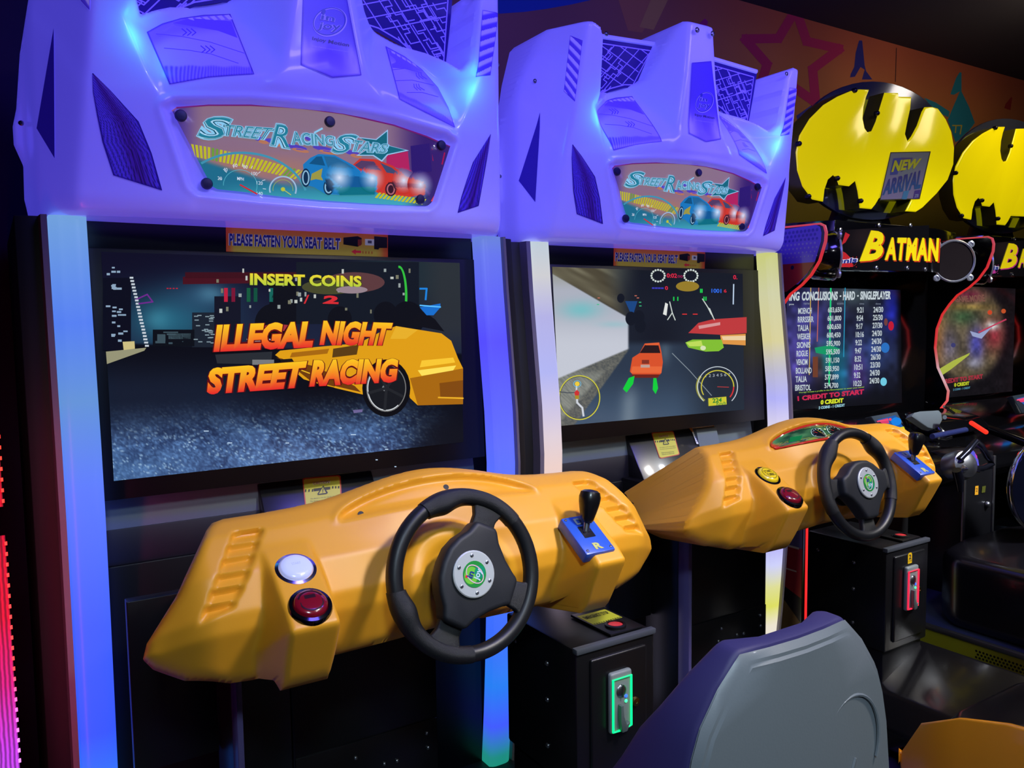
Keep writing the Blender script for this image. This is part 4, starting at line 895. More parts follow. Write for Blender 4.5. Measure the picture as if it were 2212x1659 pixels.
    o['ringcap'] = MB().lathe((0.543, -0.565, 0.668), (0,0,1), [(0.026,0),(0.026,0.006),(0.020,0.008),(0.019,0.002)], 24, False).mesh('button_collar', BLK, smooth=True)
    o['redbtn'] = MB().lathe((0.543, -0.565, 0.669), (0,0,1), [(0.0185,0),(0.018,0.004),(0.012,0.006)], 24).mesh('red_button', mat('red_button', (205, 52, 60), 0.35), smooth=True)
    # buttons
    o['bezelA'] = None
    return o
BN = np.array([0, -0.516, 0.856])
def button(c, kind):
    c = np.array(c)-BN*0.0125
    collar = MB().lathe(c, BN, [(0.0375,-0.008),(0.0375,0.006),(0.0355,0.011),(0.030,0.0125),(0.0285,0.010)], 40, False)
    if kind == 'white': col = collar.mesh('collar', CHROME, smooth=True, angle=50); cap = mat('lit_white_cap', (190, 196, 225), 0.2, emit=(176, 188, 250), es=0.45, coat=.5)
    elif kind == 'yellow': col = collar.mesh('collar', GLOSS, smooth=True, angle=50); cap = mat('yellow_cap', (232, 205, 30), 0.25, coat=.6, emit=(230, 190, 10), es=.12)
    else: col = collar.mesh('collar', GLOSS, smooth=True, angle=50); cap = mat('dark_red_cap', (118, 14, 34), 0.2, coat=.7, emit=(150, 10, 30), es=.08)
    face = MB().lathe(c, BN, [(0.0285,0.009),(0.028,0.015),(0.0255,0.0185),(0.016,0.0205),(0.004,0.021)], 40).mesh('button_cap', cap, smooth=True, angle=60)
    A_ = np.array([1.0, 0, 0]); B_ = np.cross(BN, A_)
    class S:
        def hit(s, p, d=0.0): p = np.asarray(p, float); r2 = (p**2).sum(1); return c+BN*(0.0212+d)-BN*(r2[:, None]*0.0028)+(A_*p[:, :1]+B_*-p[:, 1:2])*0.0265
    a = Art(S(), 0.0004)
    if kind == 'yellow':
        K = (60, 50, 10); a.ring((0, 0), .8, .8, .05, K, 1); a.text('START', [(-.56,-.42),(.56,-.42),(.56,-.04),(-.56,-.04)], K, 0.02, 1); a.text('TURBO', [(-.56,.08),(.56,.08),(.56,.44),(-.56,.44)], K, 0.02, 1); a.rect(-.7, .0, .7, .035, K, 1)
    elif kind == 'red':
        K = (40, 6, 16); a.ring((0, 0), .85, .85, .12, K, 1, a0=200, a1=340); a.ring((0, 0), .8, .8, .10, K, 1, a0=20, a1=160); a.rect(-.35, -.48, .35, -.18, K, 1); a.rect(-.72, .0, .72, .26, K, 1)
    else: a.text('START', [(-.3,-.2),(.3,-.2),(.3,0),(-.3,0)], (178, 186, 240), 0, 1)
    return col, face, a.mesh('button_print', ARTP if kind != 'white' else art_mat('lit_print', .6, .5))
SPL = [(0.287,-0.703,0.993),(0.362,-0.683,0.988),(0.371,-0.767,0.939),(0.299,-0.771,0.939)]
def shifter(lever_up):
    x0, x1 = 0.288, 0.368; sn = np.array([0, -0.535, 0.845]); up = np.array([0, 0.845, 0.535]); c0 = np.array([(x0+x1)/2-0.001, -0.735, 0.9645])
    def Sp(u, v, w_): return c0+np.array([1.0, 0, 0])*u+up*v+sn*w_
    mb = MB(); o = [(-.038,.052),(.038,.052),(.038,-.054),(-.038,-.054)]
    mb.add([Sp(u, v, -.02) for u, v in o]+[Sp(u, v, 0.006) for u, v in o], [(0,1,2,3),(7,6,5,4),(0,4,5,1),(1,5,6,2),(2,6,7,3),(3,7,4,0)])
    plate = mb.mesh('gear_plate', mat('blue_plate', (42, 88, 196), 0.35, coat=.2), bevel=0.004)
    class S:
        def hit(s, p, d=0.0): return np.array([Sp(u, v, 0.0064+d) for u, v in np.asarray(p, float)])
    a = Art(S(), 0.0003); Y = (190, 190, 110)
    a.text('R', [(-.009,-.028),(.012,-.028),(.012,-.046),(-.009,-.046)], Y, 0.05, 1); a.text('D', [(-.012,.044),(.009,.044),(.009,.026),(-.012,.026)], (170, 180, 170), 0.04, 1); a.rect(-.015, -.012, .013, .020, (12, 12, 16), 1)
    pr = a.mesh('gear_letters', ARTP)
    b = Sp(-0.002, 0.004, 0.002); ax = np.array([0.24, 0.10, 0.96]) if not lever_up else np.array([0.22, -0.02, 0.97]); ax = ax/np.linalg.norm(ax)
    if lever_up: b = Sp(-0.002, 0.004, 0.002)
    stick = MB().tube([b, b+ax*0.035], 0.007, 12).box(tuple(b-np.array([.008,.006,.004])), tuple(b+np.array([.008,.006,.006]))).mesh('lever', STEEL, smooth=True)
    knob = MB().lathe(b+ax*0.022, ax, [(0.010,0),(0.0135,0.006),(0.018,0.022),(0.0225,0.042),(0.0235,0.054),(0.0205,0.064),(0.013,0.0685),(0.004,0.0695)], 28).mesh('knob', mat('knob_black', (14, 14, 16), 0.3, coat=.3), smooth=True)
    screws = [MB().lathe(Sp(u, v, 0.006), sn, [(0.0035,0),(0.003,0.0012),(0.001,0.0016)], 12).mesh('screw', STEEL, smooth=True) for u, v in ((-.030,.044),(.030,-.045),(-.030,-.045))]
    return plate, pr, stick, knob, screws

def cabinet(off, idx):
    lab = ('white-hooded racing cabinet at the left, screen showing a yellow car and race lettering', 'white-hooded racing cabinet in the middle, screen showing an orange car chase')[idx]
    root = empty('racing_cabinet', off, lab, 'arcade machine', 'racing cabinets in a row')
    B = shared('body', body_meshes)
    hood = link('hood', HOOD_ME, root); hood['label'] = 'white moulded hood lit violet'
    for key, fn in (('mq', marquee), ('logo', logo_plate)): o = link('marquee_panel' if key == 'mq' else 'logo_plate', shared(key, fn), hood)
    for r in (0, 1):
        link('arrow_panel', shared(('arrow', r), lambda r=r: arrow_panel(r)), hood); link('speaker_grille', shared(('grille', r), lambda r=r: speaker_grille(r)), hood)
        link('side_grille', shared(('sg', r), lambda r=r: side_grille(2*r-1)), hood); link('striped_panel', shared(('st', r), lambda r=r: striped_panel(r)), hood); link('mesh_panel', shared(('mp', r), lambda r=r: mesh_panel(2*r-1)), hood)
        s_ = 2*r-1
        link('mesh_rail', shared(('rail', r), lambda s_=s_: MB().tube([(s_*0.405, -0.046, 2.304), (s_*0.055, -0.046, 2.322)], 0.008, 8).mesh('mesh_rail', SHELL, smooth=True)), hood)
        for k, (x, z) in enumerate([(0.617, 1.867), (0.560, 2.14), (0.405, 2.262)]):
            link('screw', shared(('hs', r, k), lambda x=x, z=z, s_=s_: screwm((s_*x, (0.094 if x > .6 else float(HOOD.g(np.array([s_*x]), np.array([z]))[0]))-0.001, z), r=0.007)), hood)
    for k in range(2): link('screw', shared(('ts', k), lambda k=k: screwm((-0.035+0.07*k, -0.186, 2.335), r=0.009)), hood)
    mq = [(0.012, 1.893), (-0.322, 1.872), (0.322, 1.872), (-0.268, 1.732), (0.268, 1.732)]
    for k, (x, z) in enumerate(mq): link('marquee_bolt', shared(('mb', k), lambda x=x, z=z: MB().lathe((x, float(MQS.g(np.array([x]), np.array([z]))[0])-0.001, z), (0,-1,0), [(0.013,0),(0.013,0.005),(0.010,0.009),(0.003,0.0095)], 20).mesh('marquee_bolt', mat('bolt_navy', (24, 18, 70), 0.4), smooth=True)), hood)
    if idx == 0:
        cl = led_mat('blue_column_light', [(0,(20,150,120)),(.12,(40,150,130)),(.2,(66,92,255)),(.33,(52,128,250)),(.5,(52,88,255)),(.75,(62,96,255)),(1.05,(88,122,255)),(1.25,(96,146,214)),(1.42,(82,126,240)),(1.655,(112,160,218))], 1.0)
        cr_ = led_mat('indigo_column_light', [(0,(20,150,100)),(.10,(30,140,130)),(.2,(66,92,255)),(.33,(40,128,245)),(.5,(62,110,255)),(.75,(70,120,255)),(1.05,(92,108,255)),(1.35,(84,76,255)),(1.6,(100,116,235)),(1.655,(104,130,215))], 1.0)
    else:
        cl = led_mat('white_column_light', [(0,(200,200,240)),(.8,(222,200,225)),(.95,(236,206,196)),(1.05,(222,206,214)),(1.25,(176,180,240)),(1.42,(178,176,226)),(1.55,(206,206,206)),(1.655,(190,204,212))], 1.0)
        cr_ = led_mat('yellow_column_light', [(0,(230,230,235)),(.2,(236,226,205)),(.28,(220,222,90)),(.36,(222,222,150)),(.45,(205,208,250)),(.58,(160,150,240)),(.98,(222,214,232)),(1.1,(176,176,245)),(1.2,(186,184,206)),(1.32,(214,206,146)),(1.5,(206,206,160)),(1.655,(200,204,120))], 1.0)
    for nm, x0, x1, m in (('L', -0.582, -0.508, cl), ('R', 0.499, 0.569, cr_)):
        V, F = column_mesh(x0, x1); link('light_column', mesh('light_column', V, F, m, smooth=True, angle=45), root)
    spn = link('side_panel', B['sideL'], root)
    if idx == 0:
        for pts in ([(111,1078),(122,1086),(117,1110),(124,1150),(126,1180),(118,1165),(113,1120)], [(147,1446),(156,1470),(160,1520),(165,1570),(158,1550),(150,1500)]):
            a = Art(Plane((0, -.035, 1), (0, -1, 0)), .001); a.poly(pts, (196, 60, 90), 0); link('red_lit_scuff', a.mesh('red_lit_scuff', ARTP), spn)  # real scuffs; the neighbour's red glow is put into their colour
    link('side_panel', B['sideR'], root); link('column_trim', B['trimL'], root); link('column_trim', B['trimR'], root); link('rear_box', B['back'], root)
    bz = link('monitor_bezel', B['bezel'], root); link('monitor_screen', screen_night() if idx == 0 else screen_chase(), bz)
    hd = link('header_panel', B['header'], root); link('seat_belt_sticker', shared('belt', belt_sticker), hd)
    link('ledge', B['ledge'], root); link('apron', B['apron'], root)
    mt = link('sticker_mount', B['mount'], root); link('caution_sticker', shared('caution', caution_sticker), mt)
    if idx == 1: link('notice_sticker', notice_sticker(), link('sticker_bracket', MB().prism([(0.02, 1.0), (0.044, 1.0), (0.0, .93)], 0, 0.176, 0.28).mesh('sticker_bracket', GREY), root))
    link('lower_panel', B['lower'], root); kp = link('kick_panel', B['kick'], root); link('pedal_plate', B['kicklow'], kp); link('pedal', B['pedal'], root); link('pedal', B['pedal2'], root); link('plinth', B['plinth'], root); link('bracket_strip', B['bracket'], link('dash_bracket', B['bracket2'], root)); link('dash_bracket', B['bracket3'], root)
    for k, (x, z) in enumerate([(-0.03, 0.392), (0.042, 0.355), (0.075, 0.352), (0.156, 0.398), (0.159, 0.360), (-0.045, 0.352)]): link('screw', shared(('ks', k), lambda x=x, z=z: screwm((x, -0.304, z), r=0.0055)), kp)
    # dashboard and what is fixed to it
    da = link('dashboard', DASH_ME, root); da['label'] = 'yellow moulded dashboard'
    if idx == 1: link('gauge_cluster', gauge_cluster(), da)
    else:
        for x, t in ((-0.16, 0.100), (0.03, 0.128)): link('screw_hole', MB().lathe(dash_at(x, t), (0,-.8,.6), [(0.006,-.001),(0.006,0.001),(0.002,0.0012)], 14).mesh('screw_hole', BLKM, smooth=True), da)
    for k, c, kind in (('start_button', (-0.277,-0.696,0.992), 'yellow' if idx else 'white'), ('view_button', (-0.277,-0.769,0.950), 'red')):
        a_, b_, c_ = button(c, kind); o = link(k, a_, da); link('button_cap', b_, o); link('button_print', c_, o)
    pl, prn, stc, kn, scs = shifter(idx); g = link('gear_shifter', pl, root); link('gear_letters', prn, g); link('lever', stc, g); link('knob', kn, g)
    for s_ in scs: link('screw', s_, g)
    link('column_hole', shared('hole', lambda: MB().lathe(dash_at(HUB[0]-XC, -0.066)-WN*0.004, WN, [(0.045,-.004),(0.045,0.004),(0.030,0.004)], 32).mesh('column_hole', BLKM, smooth=True)), da)
    W_ = wheel_parts(math.radians(60 if idx == 0 else 0)); sw = link('steering_wheel', W_['rim'], root); [link('spoke', q_, sw) for q_ in W_['spoke']]; link('centre_pad', W_['pad'], sw); link('hub_plate', W_['plate'], sw); link('badge', W_['badge'], sw); link('steering_column', W_['shaft'], sw)
    for g_m in W_['grip']: link('grip', g_m, sw)
    for b_m in W_['bolts']: link('bolt', b_m, sw)
    if idx == 1: link('footwell_cover', MB().prism([(0.30, 0.05), (0.70, 0.05), (0.70, 0.235), (0.63, 0.300), (0.37, 0.20), (0.30, 0.12)], 1, -1.02, -0.36).mesh('footwell_cover', mat('cover_gloss', (16, 15, 17), 0.22, coat=.2), bevel=0.012, seg=3), root)
    # coin box
    cb = link('coin_box', B['coin'], root); link('top_lip', B['coinlip'], cb); link('coin_door', B['door'], cb); link('coin_slot', B['slot'], cb)
    link('light_ring', B['ring'](mat('green_ring', (20, 120, 60), 0.3, emit=(0, 240, 120), es=2.2) if idx == 0 else mat('red_ring', (120, 20, 30), 0.3, emit=(255, 30, 60), es=2.0)), cb)
    link('coin_entry', B['slotface'], cb); link('return_chute', B['chute'], cb); link('lock', B['lock'], cb); tp = link('top_plate', B['topplate'], cb); link('button_collar', B['ringcap'], cb); link('red_button', B['redbtn'], cb)
    for z, c, nm in ((0.530, (40, 90, 255), 'blue'), (0.518, (60, 240, 140), 'green')): link('indicator_light', MB().lathe((0.513, BOXY-0.022, z), (0,-1,0), [(0.004,0),(0.004,0.0015),(0.002,0.003)], 14).mesh('indicator_light', mat(nm+'_indicator', c, 0.3, emit=c, es=2.0), smooth=True), cb)
    for k, (y, z) in enumerate([(-0.50, 0.59), (-0.50, 0.50), (-0.50, 0.385), (-0.36, 0.60)]): link('screw', shared(('cs', k), lambda y=y, z=z: screwm((0.385, y, z), (-1,0,0))), cb)
    a = Art(Plane((0, 0, 0.6686), (0, 0, 1), off), 0.0004)
    if idx == 0:
        q = [(0.505,-.46),(0.595,-.46),(0.595,-.53),(0.505,-.53)]
        class S:
            def hit(s, p, d=0.0): p = np.asarray(p, float); return np.stack([p[:, 0], p[:, 1], np.full(len(p), 0.6684)+d], 1)
        a = Art(S(), 0.0004); a.poly(q, (190, 190, 50), 0); a.text('EMERGENCY STOP', [(0.512,-.472),(0.588,-.472),(0.588,-.492),(0.512,-.492)], (60, 60, 20), 0.02, 1)
        for k in range(12): a.poly([(0.507+k*.0073,-.524),(0.511+k*.0073,-.524),(0.512+k*.0073,-.529),(0.508+k*.0073,-.529)], (30, 30, 20), 1)
        link('warning_label', a.mesh('warning_label', ARTP), tp)
    else:
        class S2:
            def hit(s, p, d=0.0): p = np.asarray(p, float); return np.stack([p[:, 0], np.full(len(p), BOXY-0.009)-d, p[:, 1]], 1)
        a = Art(S2(), 0.0004); a.poly([(.489,.598),(.512,.598),(.512,.628),(.507,.634),(.494,.634),(.489,.628)], (236, 190, 20), 0); a.text('2', [(.494,.628),(.507,.628),(.507,.612),(.494,.612)], (40, 30, 60), .03, 1); a.text('COINS', [(.491,.609),(.510,.609),(.510,.604),(.491,.604)], (80, 60, 30), 0, 1)
        o = link('coin_label', a.mesh('coin_label', ARTP), cb)
    for s_ in (-1, 1):                                     # unseen cyan lights floating off the hood valleys, for the LED glow
        l_ = point('hood_lamp', (off[0]+s_*0.392, off[1]-0.175, 2.03), 0.30, (0.03, 0.5, 1.0), 0.04)
    return root
for i, o_ in enumerate((ZERO, T2)): cabinet(o_, i)

# ================================================================== the room
CARPET = mat('patterned_carpet', (26, 28, 38), 0.9)
def _carpet():
    nt = CARPET.node_tree; b = nt.nodes['Principled BSDF']; tc = nt.nodes.new('ShaderNodeTexCoord'); vo = nt.nodes.new('ShaderNodeTexVoronoi'); vo.inputs['Scale'].default_value = 3.2; cr = nt.nodes.new('ShaderNodeValToRGB'); sp = nt.nodes.new('ShaderNodeSeparateColor')
    nt.links.new(tc.outputs['Object'], vo.inputs['Vector']); nt.links.new(vo.outputs['Color'], sp.inputs[0]); nt.links.new(sp.outputs[0], cr.inputs[0]); cr.color_ramp.interpolation = 'CONSTANT'
    e = cr.color_ramp.elements; e[0].color = lin4((46, 30, 90)); e[1].position = .30; e[1].color = lin4((28, 26, 40))
    for p_, c_ in ((.5, (24, 120, 110)), (.62, (40, 52, 150)), (.76, (28, 26, 40)), (.86, (150, 64, 60)), (.94, (30, 110, 60))): k = e.new(p_); k.color = lin4(c_)
    nt.links.new(cr.outputs[0], b.inputs['Base Color'])
_carpet()
def struct(name, me): o = link(name, me); o['kind'] = 'structure'; return o
struct('floor', box_mesh('floor', (-3.2, -5.0, -0.06), (7.5, 0.80, 0.0), CARPET, bevel=0))
struct('ceiling', box_mesh('ceiling', (-3.2, -5.0, 2.945), (7.5, 0.9, 3.0), mat('black_ceiling', (56, 54, 66), 0.9, bump=(60, .3)), bevel=0))
struct('wall_left', box_mesh('wall_left', (-3.26, -5.0, -0.06), (-3.2, 0.9, 3.0), mat('dark_wall', (30, 26, 44), 0.85), bevel=0))
struct('wall_right', box_mesh('wall_right', (7.5, -5.0, -0.06), (7.56, 0.9, 3.0), mat('dark_wall', (30, 26, 44), 0.85), bevel=0))
def mural():
    a = Art(Plane((0, 0.80, 1), (0, -1, 0)), 0.0003)
    class W:
        def hit(s, p, d=0.0): p = np.asarray(p, float); return np.stack([p[:, 0], np.full(len(p), 0.80)-d, p[:, 1]], 1)
    pl = a.surf; a.surf = W()
    def fn(x, z, u, v):
        c = mixc((150, 134, 46), (178, 106, 62), ss(1.9, 2.75, z)); c = mixc(c, (166, 72, 60), ss(2.65, 2.95, z)*.6); c = mixc(c, (128, 84, 84), ss(2.9, 1.4, x)); c = mixc(c, (44, 32, 66), ss(0.4, -0.3, x)); return c*(0.94+0.12*vnoise(x*3, z*3, 4))[:, None]
    a.grid([(-3.2, 2.945), (7.5, 2.945), (7.5, 0), (-3.2, 0)], 90, 40, fn, 0)
    a.surf = pl
    zt = zoomed(1080, 0, 3.253); zw = zoomed(1660, 0, 3.319)
    a.poly(zt((-200,-60),(650,-60),(640,0),(500,32),(330,62),(170,84),(0,96),(-200,100)), (30, 66, 150), 2)
    a.poly(zt((830,-10),(1120,-10),(1000,230),(900,215)), (160, 104, 78), 1); a.poly(zt((1060,0),(1180,0),(1080,210),(980,190)), (170, 130, 80), 2)
    MG = (170, 40, 82)
    def star(c, R_, r_, rot, w_, col):
        P = [(c[0]+(R_ if k % 2 == 0 else r_)*math.cos(rot+k*math.pi/5), c[1]+(R_ if k % 2 == 0 else r_)*math.sin(rot+k*math.pi/5)) for k in range(10)]
        a.line(P+[P[0]], w_, col, 2)
    star((1708, 128), 108, 52, math.radians(-84), 20, MG)
    a.poly(zt((1325,232),(1440,130),(1462,150),(1440,262),(1390,245)), (150, 30, 110), 2)
    NB, TEAL = (44, 44, 120), (40, 128, 150)
    a.poly(zw((650,290),(672,290),(690,470),(700,510),(745,570),(670,570),(690,500),(660,480),(620,550),(585,555),(590,530),(615,480),(625,380)), NB, 2)
    a.poly(zw((1370,518),(1384,520),(1384,655),(1440,770),(1480,880),(1400,990),(1340,1020),(1310,930),(1285,860),(1310,800),(1372,655),(1330,680),(1305,675),(1320,630),(1345,560)), TEAL, 2)
    a.line(zw((1320,900),(1345,900),(1340,950)), 2.5, (190, 170, 60), 3); a.line(zw((1345,900),(1385,900),(1375,960)), 2.5, (190, 170, 60), 3)
    a.poly(zw((1740,695),(1748,700),(1735,790),(1690,775),(1700,745)), (150, 44, 44), 2); a.poly(zw((1115,700),(1200,735),(1300,800),(1290,840),(1200,800)), TEAL, 2); a.poly(zw((200,830),(330,740),(380,700),(300,790),(210,870)), (60, 60, 130), 2)
    a.line(zw((918,345),(910,585)), 1.6, (70, 40, 40), 3)
    return a.mesh('wall_back', art_mat('wall_paint', 0.0, 1.0, 0.8, 0.2))
struct('wall_back', mural())

# ================================================================== driver seats
def seat(loc, label, yellow=True):
    root = empty('racing_chair', loc, label, 'chair', 'moulded seats facing the racing cabinets')
    rows = [(0.30, .165, -.20, .20), (0.60, .175, -.20, .19), (0.80, .183, -.165, .17), (0.87, .178, -.135, .155), (0.93, .170, -.095, .12), (0.97, .160, -.075, .09), (1.00, .148, -.055, .06), (1.035, .122, -.040, .04), (1.058, .097, -.030, .03), (1.066, .088, -.026, .02)]
    V = []; F = []; MI = []
    for k, (z, b, fy, dp) in enumerate(rows):
        by = -0.0-0.05*max(0, (0.70-z)); f = -fy
        ring = [(-b, by, z), (-b*.5, by-0.005, z), (0, by-0.007, z), (b*.5, by-0.005, z), (b, by, z), (b*1.01, by+f, z), (b*.86, by+f+.008, z), (b*.4, by+f-dp*.35, z), (-b*.4, by+f-dp*.35, z), (-b*.86, by+f+.008, z), (-b*1.01, by+f, z)]
        V += ring
    n = 11
    for i in range(len(rows)-1):
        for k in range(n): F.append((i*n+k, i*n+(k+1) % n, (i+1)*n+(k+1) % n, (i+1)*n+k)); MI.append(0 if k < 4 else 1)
    t = (len(rows)-1)*n; F.append(tuple(range(t, t+n))); MI.append(1); F.append(tuple(range(n))); MI.append(1)
    # grey shell, and a body with the blue shade put into its colour
    for nm, keep, m in (('back_shell', 0, SEAT), ('shaded_seat_body', 1, SEAT_SHADE)):
        f2 = [f for f, q in zip(F, MI) if q == keep]
        if nm == 'back_shell':
            f2 = f2+[tuple(t+k for k in (0,1,2,3,4))[::1]] if False else f2
            me = bpy.data.meshes.new(nm); bm = bmesh.new(); vv = [bm.verts.new(v) for v in V]
            for f in f2: bm.faces.new([vv[i] for i in f])
            bmesh.ops.delete(bm, geom=[v for v in bm.verts if not v.link_faces], context='VERTS')
            r = bmesh.ops.extrude_face_region(bm, geom=bm.faces[:]); ex = [g for g in r['geom'] if isinstance(g, bmesh.types.BMVert)]
            for v in ex: v.co.y -= 0.013; v.co.x *= 0.94; v.co.z = 0.3+(v.co.z-0.3)*0.985
            bmesh.ops.recalc_face_normals(bm, faces=bm.faces)
            es = [e for e in bm.edges if len(e.link_faces) == 2 and e.calc_face_angle(0) > math.radians(30)]
            bmesh.ops.bevel(bm, geom=es, offset=0.004, segments=2, affect='EDGES', clamp_overlap=True)
            bm.to_mesh(me); bm.free(); me.materials.append(m); me.shade_smooth(); me.set_sharp_from_angle(angle=math.radians(40))
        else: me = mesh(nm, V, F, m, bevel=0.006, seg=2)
        part = link(nm, me, root)
        if nm == 'back_shell':
            mb = MB(); y = -0.0145
            mb.tube([(0.085+0.052*math.cos(a), y-0.002, 0.915+0.052*math.sin(a)*1.2) for a in np.linspace(-0.4, 3.3, 26)], 0.0022, 6)
            link('embossed_circle', mb.mesh('embossed_circle', SEAT, smooth=True), part)
            link('embossed_star', MB().tube([(0.0, y-.003, 0.83), (0.012, y-.003, 0.862), (0.024, y-.003, 0.846), (0.058, y-.003, 0.85), (0.066, y-.003, 0.885), (0.080, y-.003, 0.878), (0.090, y-.003, 0.902)], 0.0026, 6).mesh('embossed_star', SEAT, smooth=True), part)
    # yellow tub under the cushion
    V = []; F = []; oc = [(-.30,-.40),(-.30,.15),(-.30,.25),(-.30,.35),(-.295,.44),(-.26,.51),(-.17,.545),(.17,.545),(.26,.51),(.295,.44),(.30,.35),(.30,.25),(.30,.15),(.30,-.40),(.22,-.46),(-.22,-.46)]; n = len(oc)
    zr = lambda x, y: .40 if x > .1 and y < .5 else float(np.interp(y, [-.46, .15, .25, .35, .42, .47, .51, .55], [.57, .565, .553, .525, .49, .45, .36, .29]))
    for z_, s_ in ((0.0, .90), (0.12, .95), (0.34, 1.0), (None, 1.0), (None, .95), (0.33, .93)):
        for x, y in oc: V.append((x*s_, y*s_, (zr(x, y)+0.0) if z_ is None else z_))
    for i in range(5):
        for k in range(n): F.append((i*n+k, i*n+(k+1) % n, (i+1)*n+(k+1) % n, (i+1)*n+k))
    F.append(tuple(range(n))); F.append(tuple(range(5*n, 6*n)))
    link('seat_tub', mesh('seat_tub', V, F, mat('yellow_tub', (236, 152, 26), 0.3, coat=.3), bevel=0.012, seg=3), root)
    cv = [(x*.965, y*.965, zr(x, y)-.012) for x, y in oc]+[(x*.80, y*.80, max(.46, zr(-.3, y)+.0)) for x, y in oc]+[(x*.93, y*.93, .345) for x, y in oc]
    cf = [tuple(range(n, 2*n)), tuple(range(2*n, 3*n))]+[(i, (i+1) % n, n+(i+1) % n, n+i) for i in range(n)]+[(i, (i+1) % n, 2*n+(i+1) % n, 2*n+i) for i in range(n)]
    link('cushion', mesh('cushion', cv, cf, mat('black_cushion', (13, 12, 16), .3, coat=.3), bevel=.01, seg=3), root)
    return root
seat((0.031, -1.492, 0), 'grey-backed seat in the foreground, in front of the left racing cabinet')
seat((1.36, -1.47, 0), 'seat with a yellow tub at the lower right, in front of the middle racing cabinet')

# ================================================================== cabinet at the far left, only its lit edge shows
def neighbour():
    root = empty('neighbour_cabinet', (-0.95, -0.25, 0), 'dark cabinet at the left edge with a red to purple glowing side', 'arcade machine')
    L = lambda x, y, z: (x+0.95, y+0.25, z)
    link('cabinet_body', MB().box(L(-1.35,-.36,0), L(-.722,.5,1.30)).mesh('cabinet_body', BLKM, bevel=.01), root)
    m = led_mat('red_purple_acrylic', [(0,(150,90,255)),(.5,(170,90,255)),(.66,(205,60,235)),(.78,(225,24,130)),(.9,(235,6,48)),(1.2,(200,4,20)),(1.32,(120,0,10))], 1.0)
    nt = m.node_tree; b = nt.nodes['Principled BSDF']; wv = nt.nodes.new('ShaderNodeTexWave'); wv.wave_type = 'BANDS'; wv.bands_direction = 'X'; wv.inputs['Scale'].default_value = 45; wv.inputs['Distortion'].default_value = 1.5
    tc = nt.nodes.new('ShaderNodeTexCoord'); nt.links.new(tc.outputs['Object'], wv.inputs['Vector']); mr = nt.nodes.new('ShaderNodeMapRange'); mr.inputs['To Min'].default_value = 0.35; mr.inputs['To Max'].default_value = 1.25; nt.links.new(wv.outputs['Fac'], mr.inputs['Value']); nt.links.new(mr.outputs[0], b.inputs['Emission Strength'])
    link('glowing_panel', MB().box(L(-1.0,-.392,.06), L(-.699,-.375,1.045)).mesh('glowing_panel', m), root)
    link('glowing_panel', MB().box(L(-1.0,-.392,1.10), L(-.699,-.375,1.27)).mesh('glowing_panel', m), root)
    led = MB()
    for k in range(60):
        z = 0.1+k*0.019; led.box(L(-.7005,-.3945,z), L(-.6965,-.391,z+.006)) if not 1.04 < z < 1.10 else None
    lo = link('led_dots', led.mesh('led_dots', led_mat('led_dot_light', [(0,(220,150,255)),(.66,(240,120,240)),(.8,(255,60,60)),(1.3,(255,50,20))], 2.2)), root); lo['kind'] = 'stuff'
    return root
neighbour()
area('neighbour_glow', (-0.72, -0.33, 0.75), (-0.60, 0.1, 0.75), 0.05, 1.8, (1.0, 0.05, 0.14), size_y=1.0)

# ================================================================== the two shooting-game cabinets at the right
KB = np.array([2.55, 0.1, 0.0])
z7 = zoomed(1660, 460, 3.607); z4 = zoomed(1660, 0, 3.319); zq = zoomed(1880, 820, 5.53); zr_ = zoomed(1900, 1040, 4.147)
PROF = [(0.11,1.757),(-0.067,1.754),(-0.085,1.745),(-0.092,1.722),(-0.090,1.69),(-0.066,1.62),(-0.03,1.57),(0.01,1.535),(0.065,1.50),(0.10,1.46),(0.135,1.41),(0.160,1.34),(0.166,1.25),(0.15,1.155),(0.115,1.085),(0.096,1.046),(0.10,1.0),(0.128,0.962)]
def rel(p): return tuple(np.array(p, float)-KB)
def ktext(a, t, q, col, **k): a.text(t, q, col, **k)
EMB = [(600,648),(660,638),(728,640),(705,700),(688,770),(682,850),(695,915),(715,945),(745,938),(775,870),(805,770),(838,662),(935,664),(938,690),(1030,692),(1022,780),(1000,880),(985,960),(1003,1010),(1030,975),(1070,900),(1105,800),(1125,766),(1180,764),(1220,775),(1275,850),(1315,940),(1336,1060),(1330,1180),(1290,1290),(1210,1390),(1110,1490),(1062,1520),(985,1515),(1030,1430),(940,1428),(800,1420),(770,1470),(745,1500),(660,1492),(655,1440),(645,1370),(628,1298),(585,1336),(510,1326),(492,1275),(470,1256),(432,1290),(408,1360),(398,1446),(320,1430),(250,1335),(212,1220),(202,1090),(228,970),(300,850),(400,750),(500,690)]
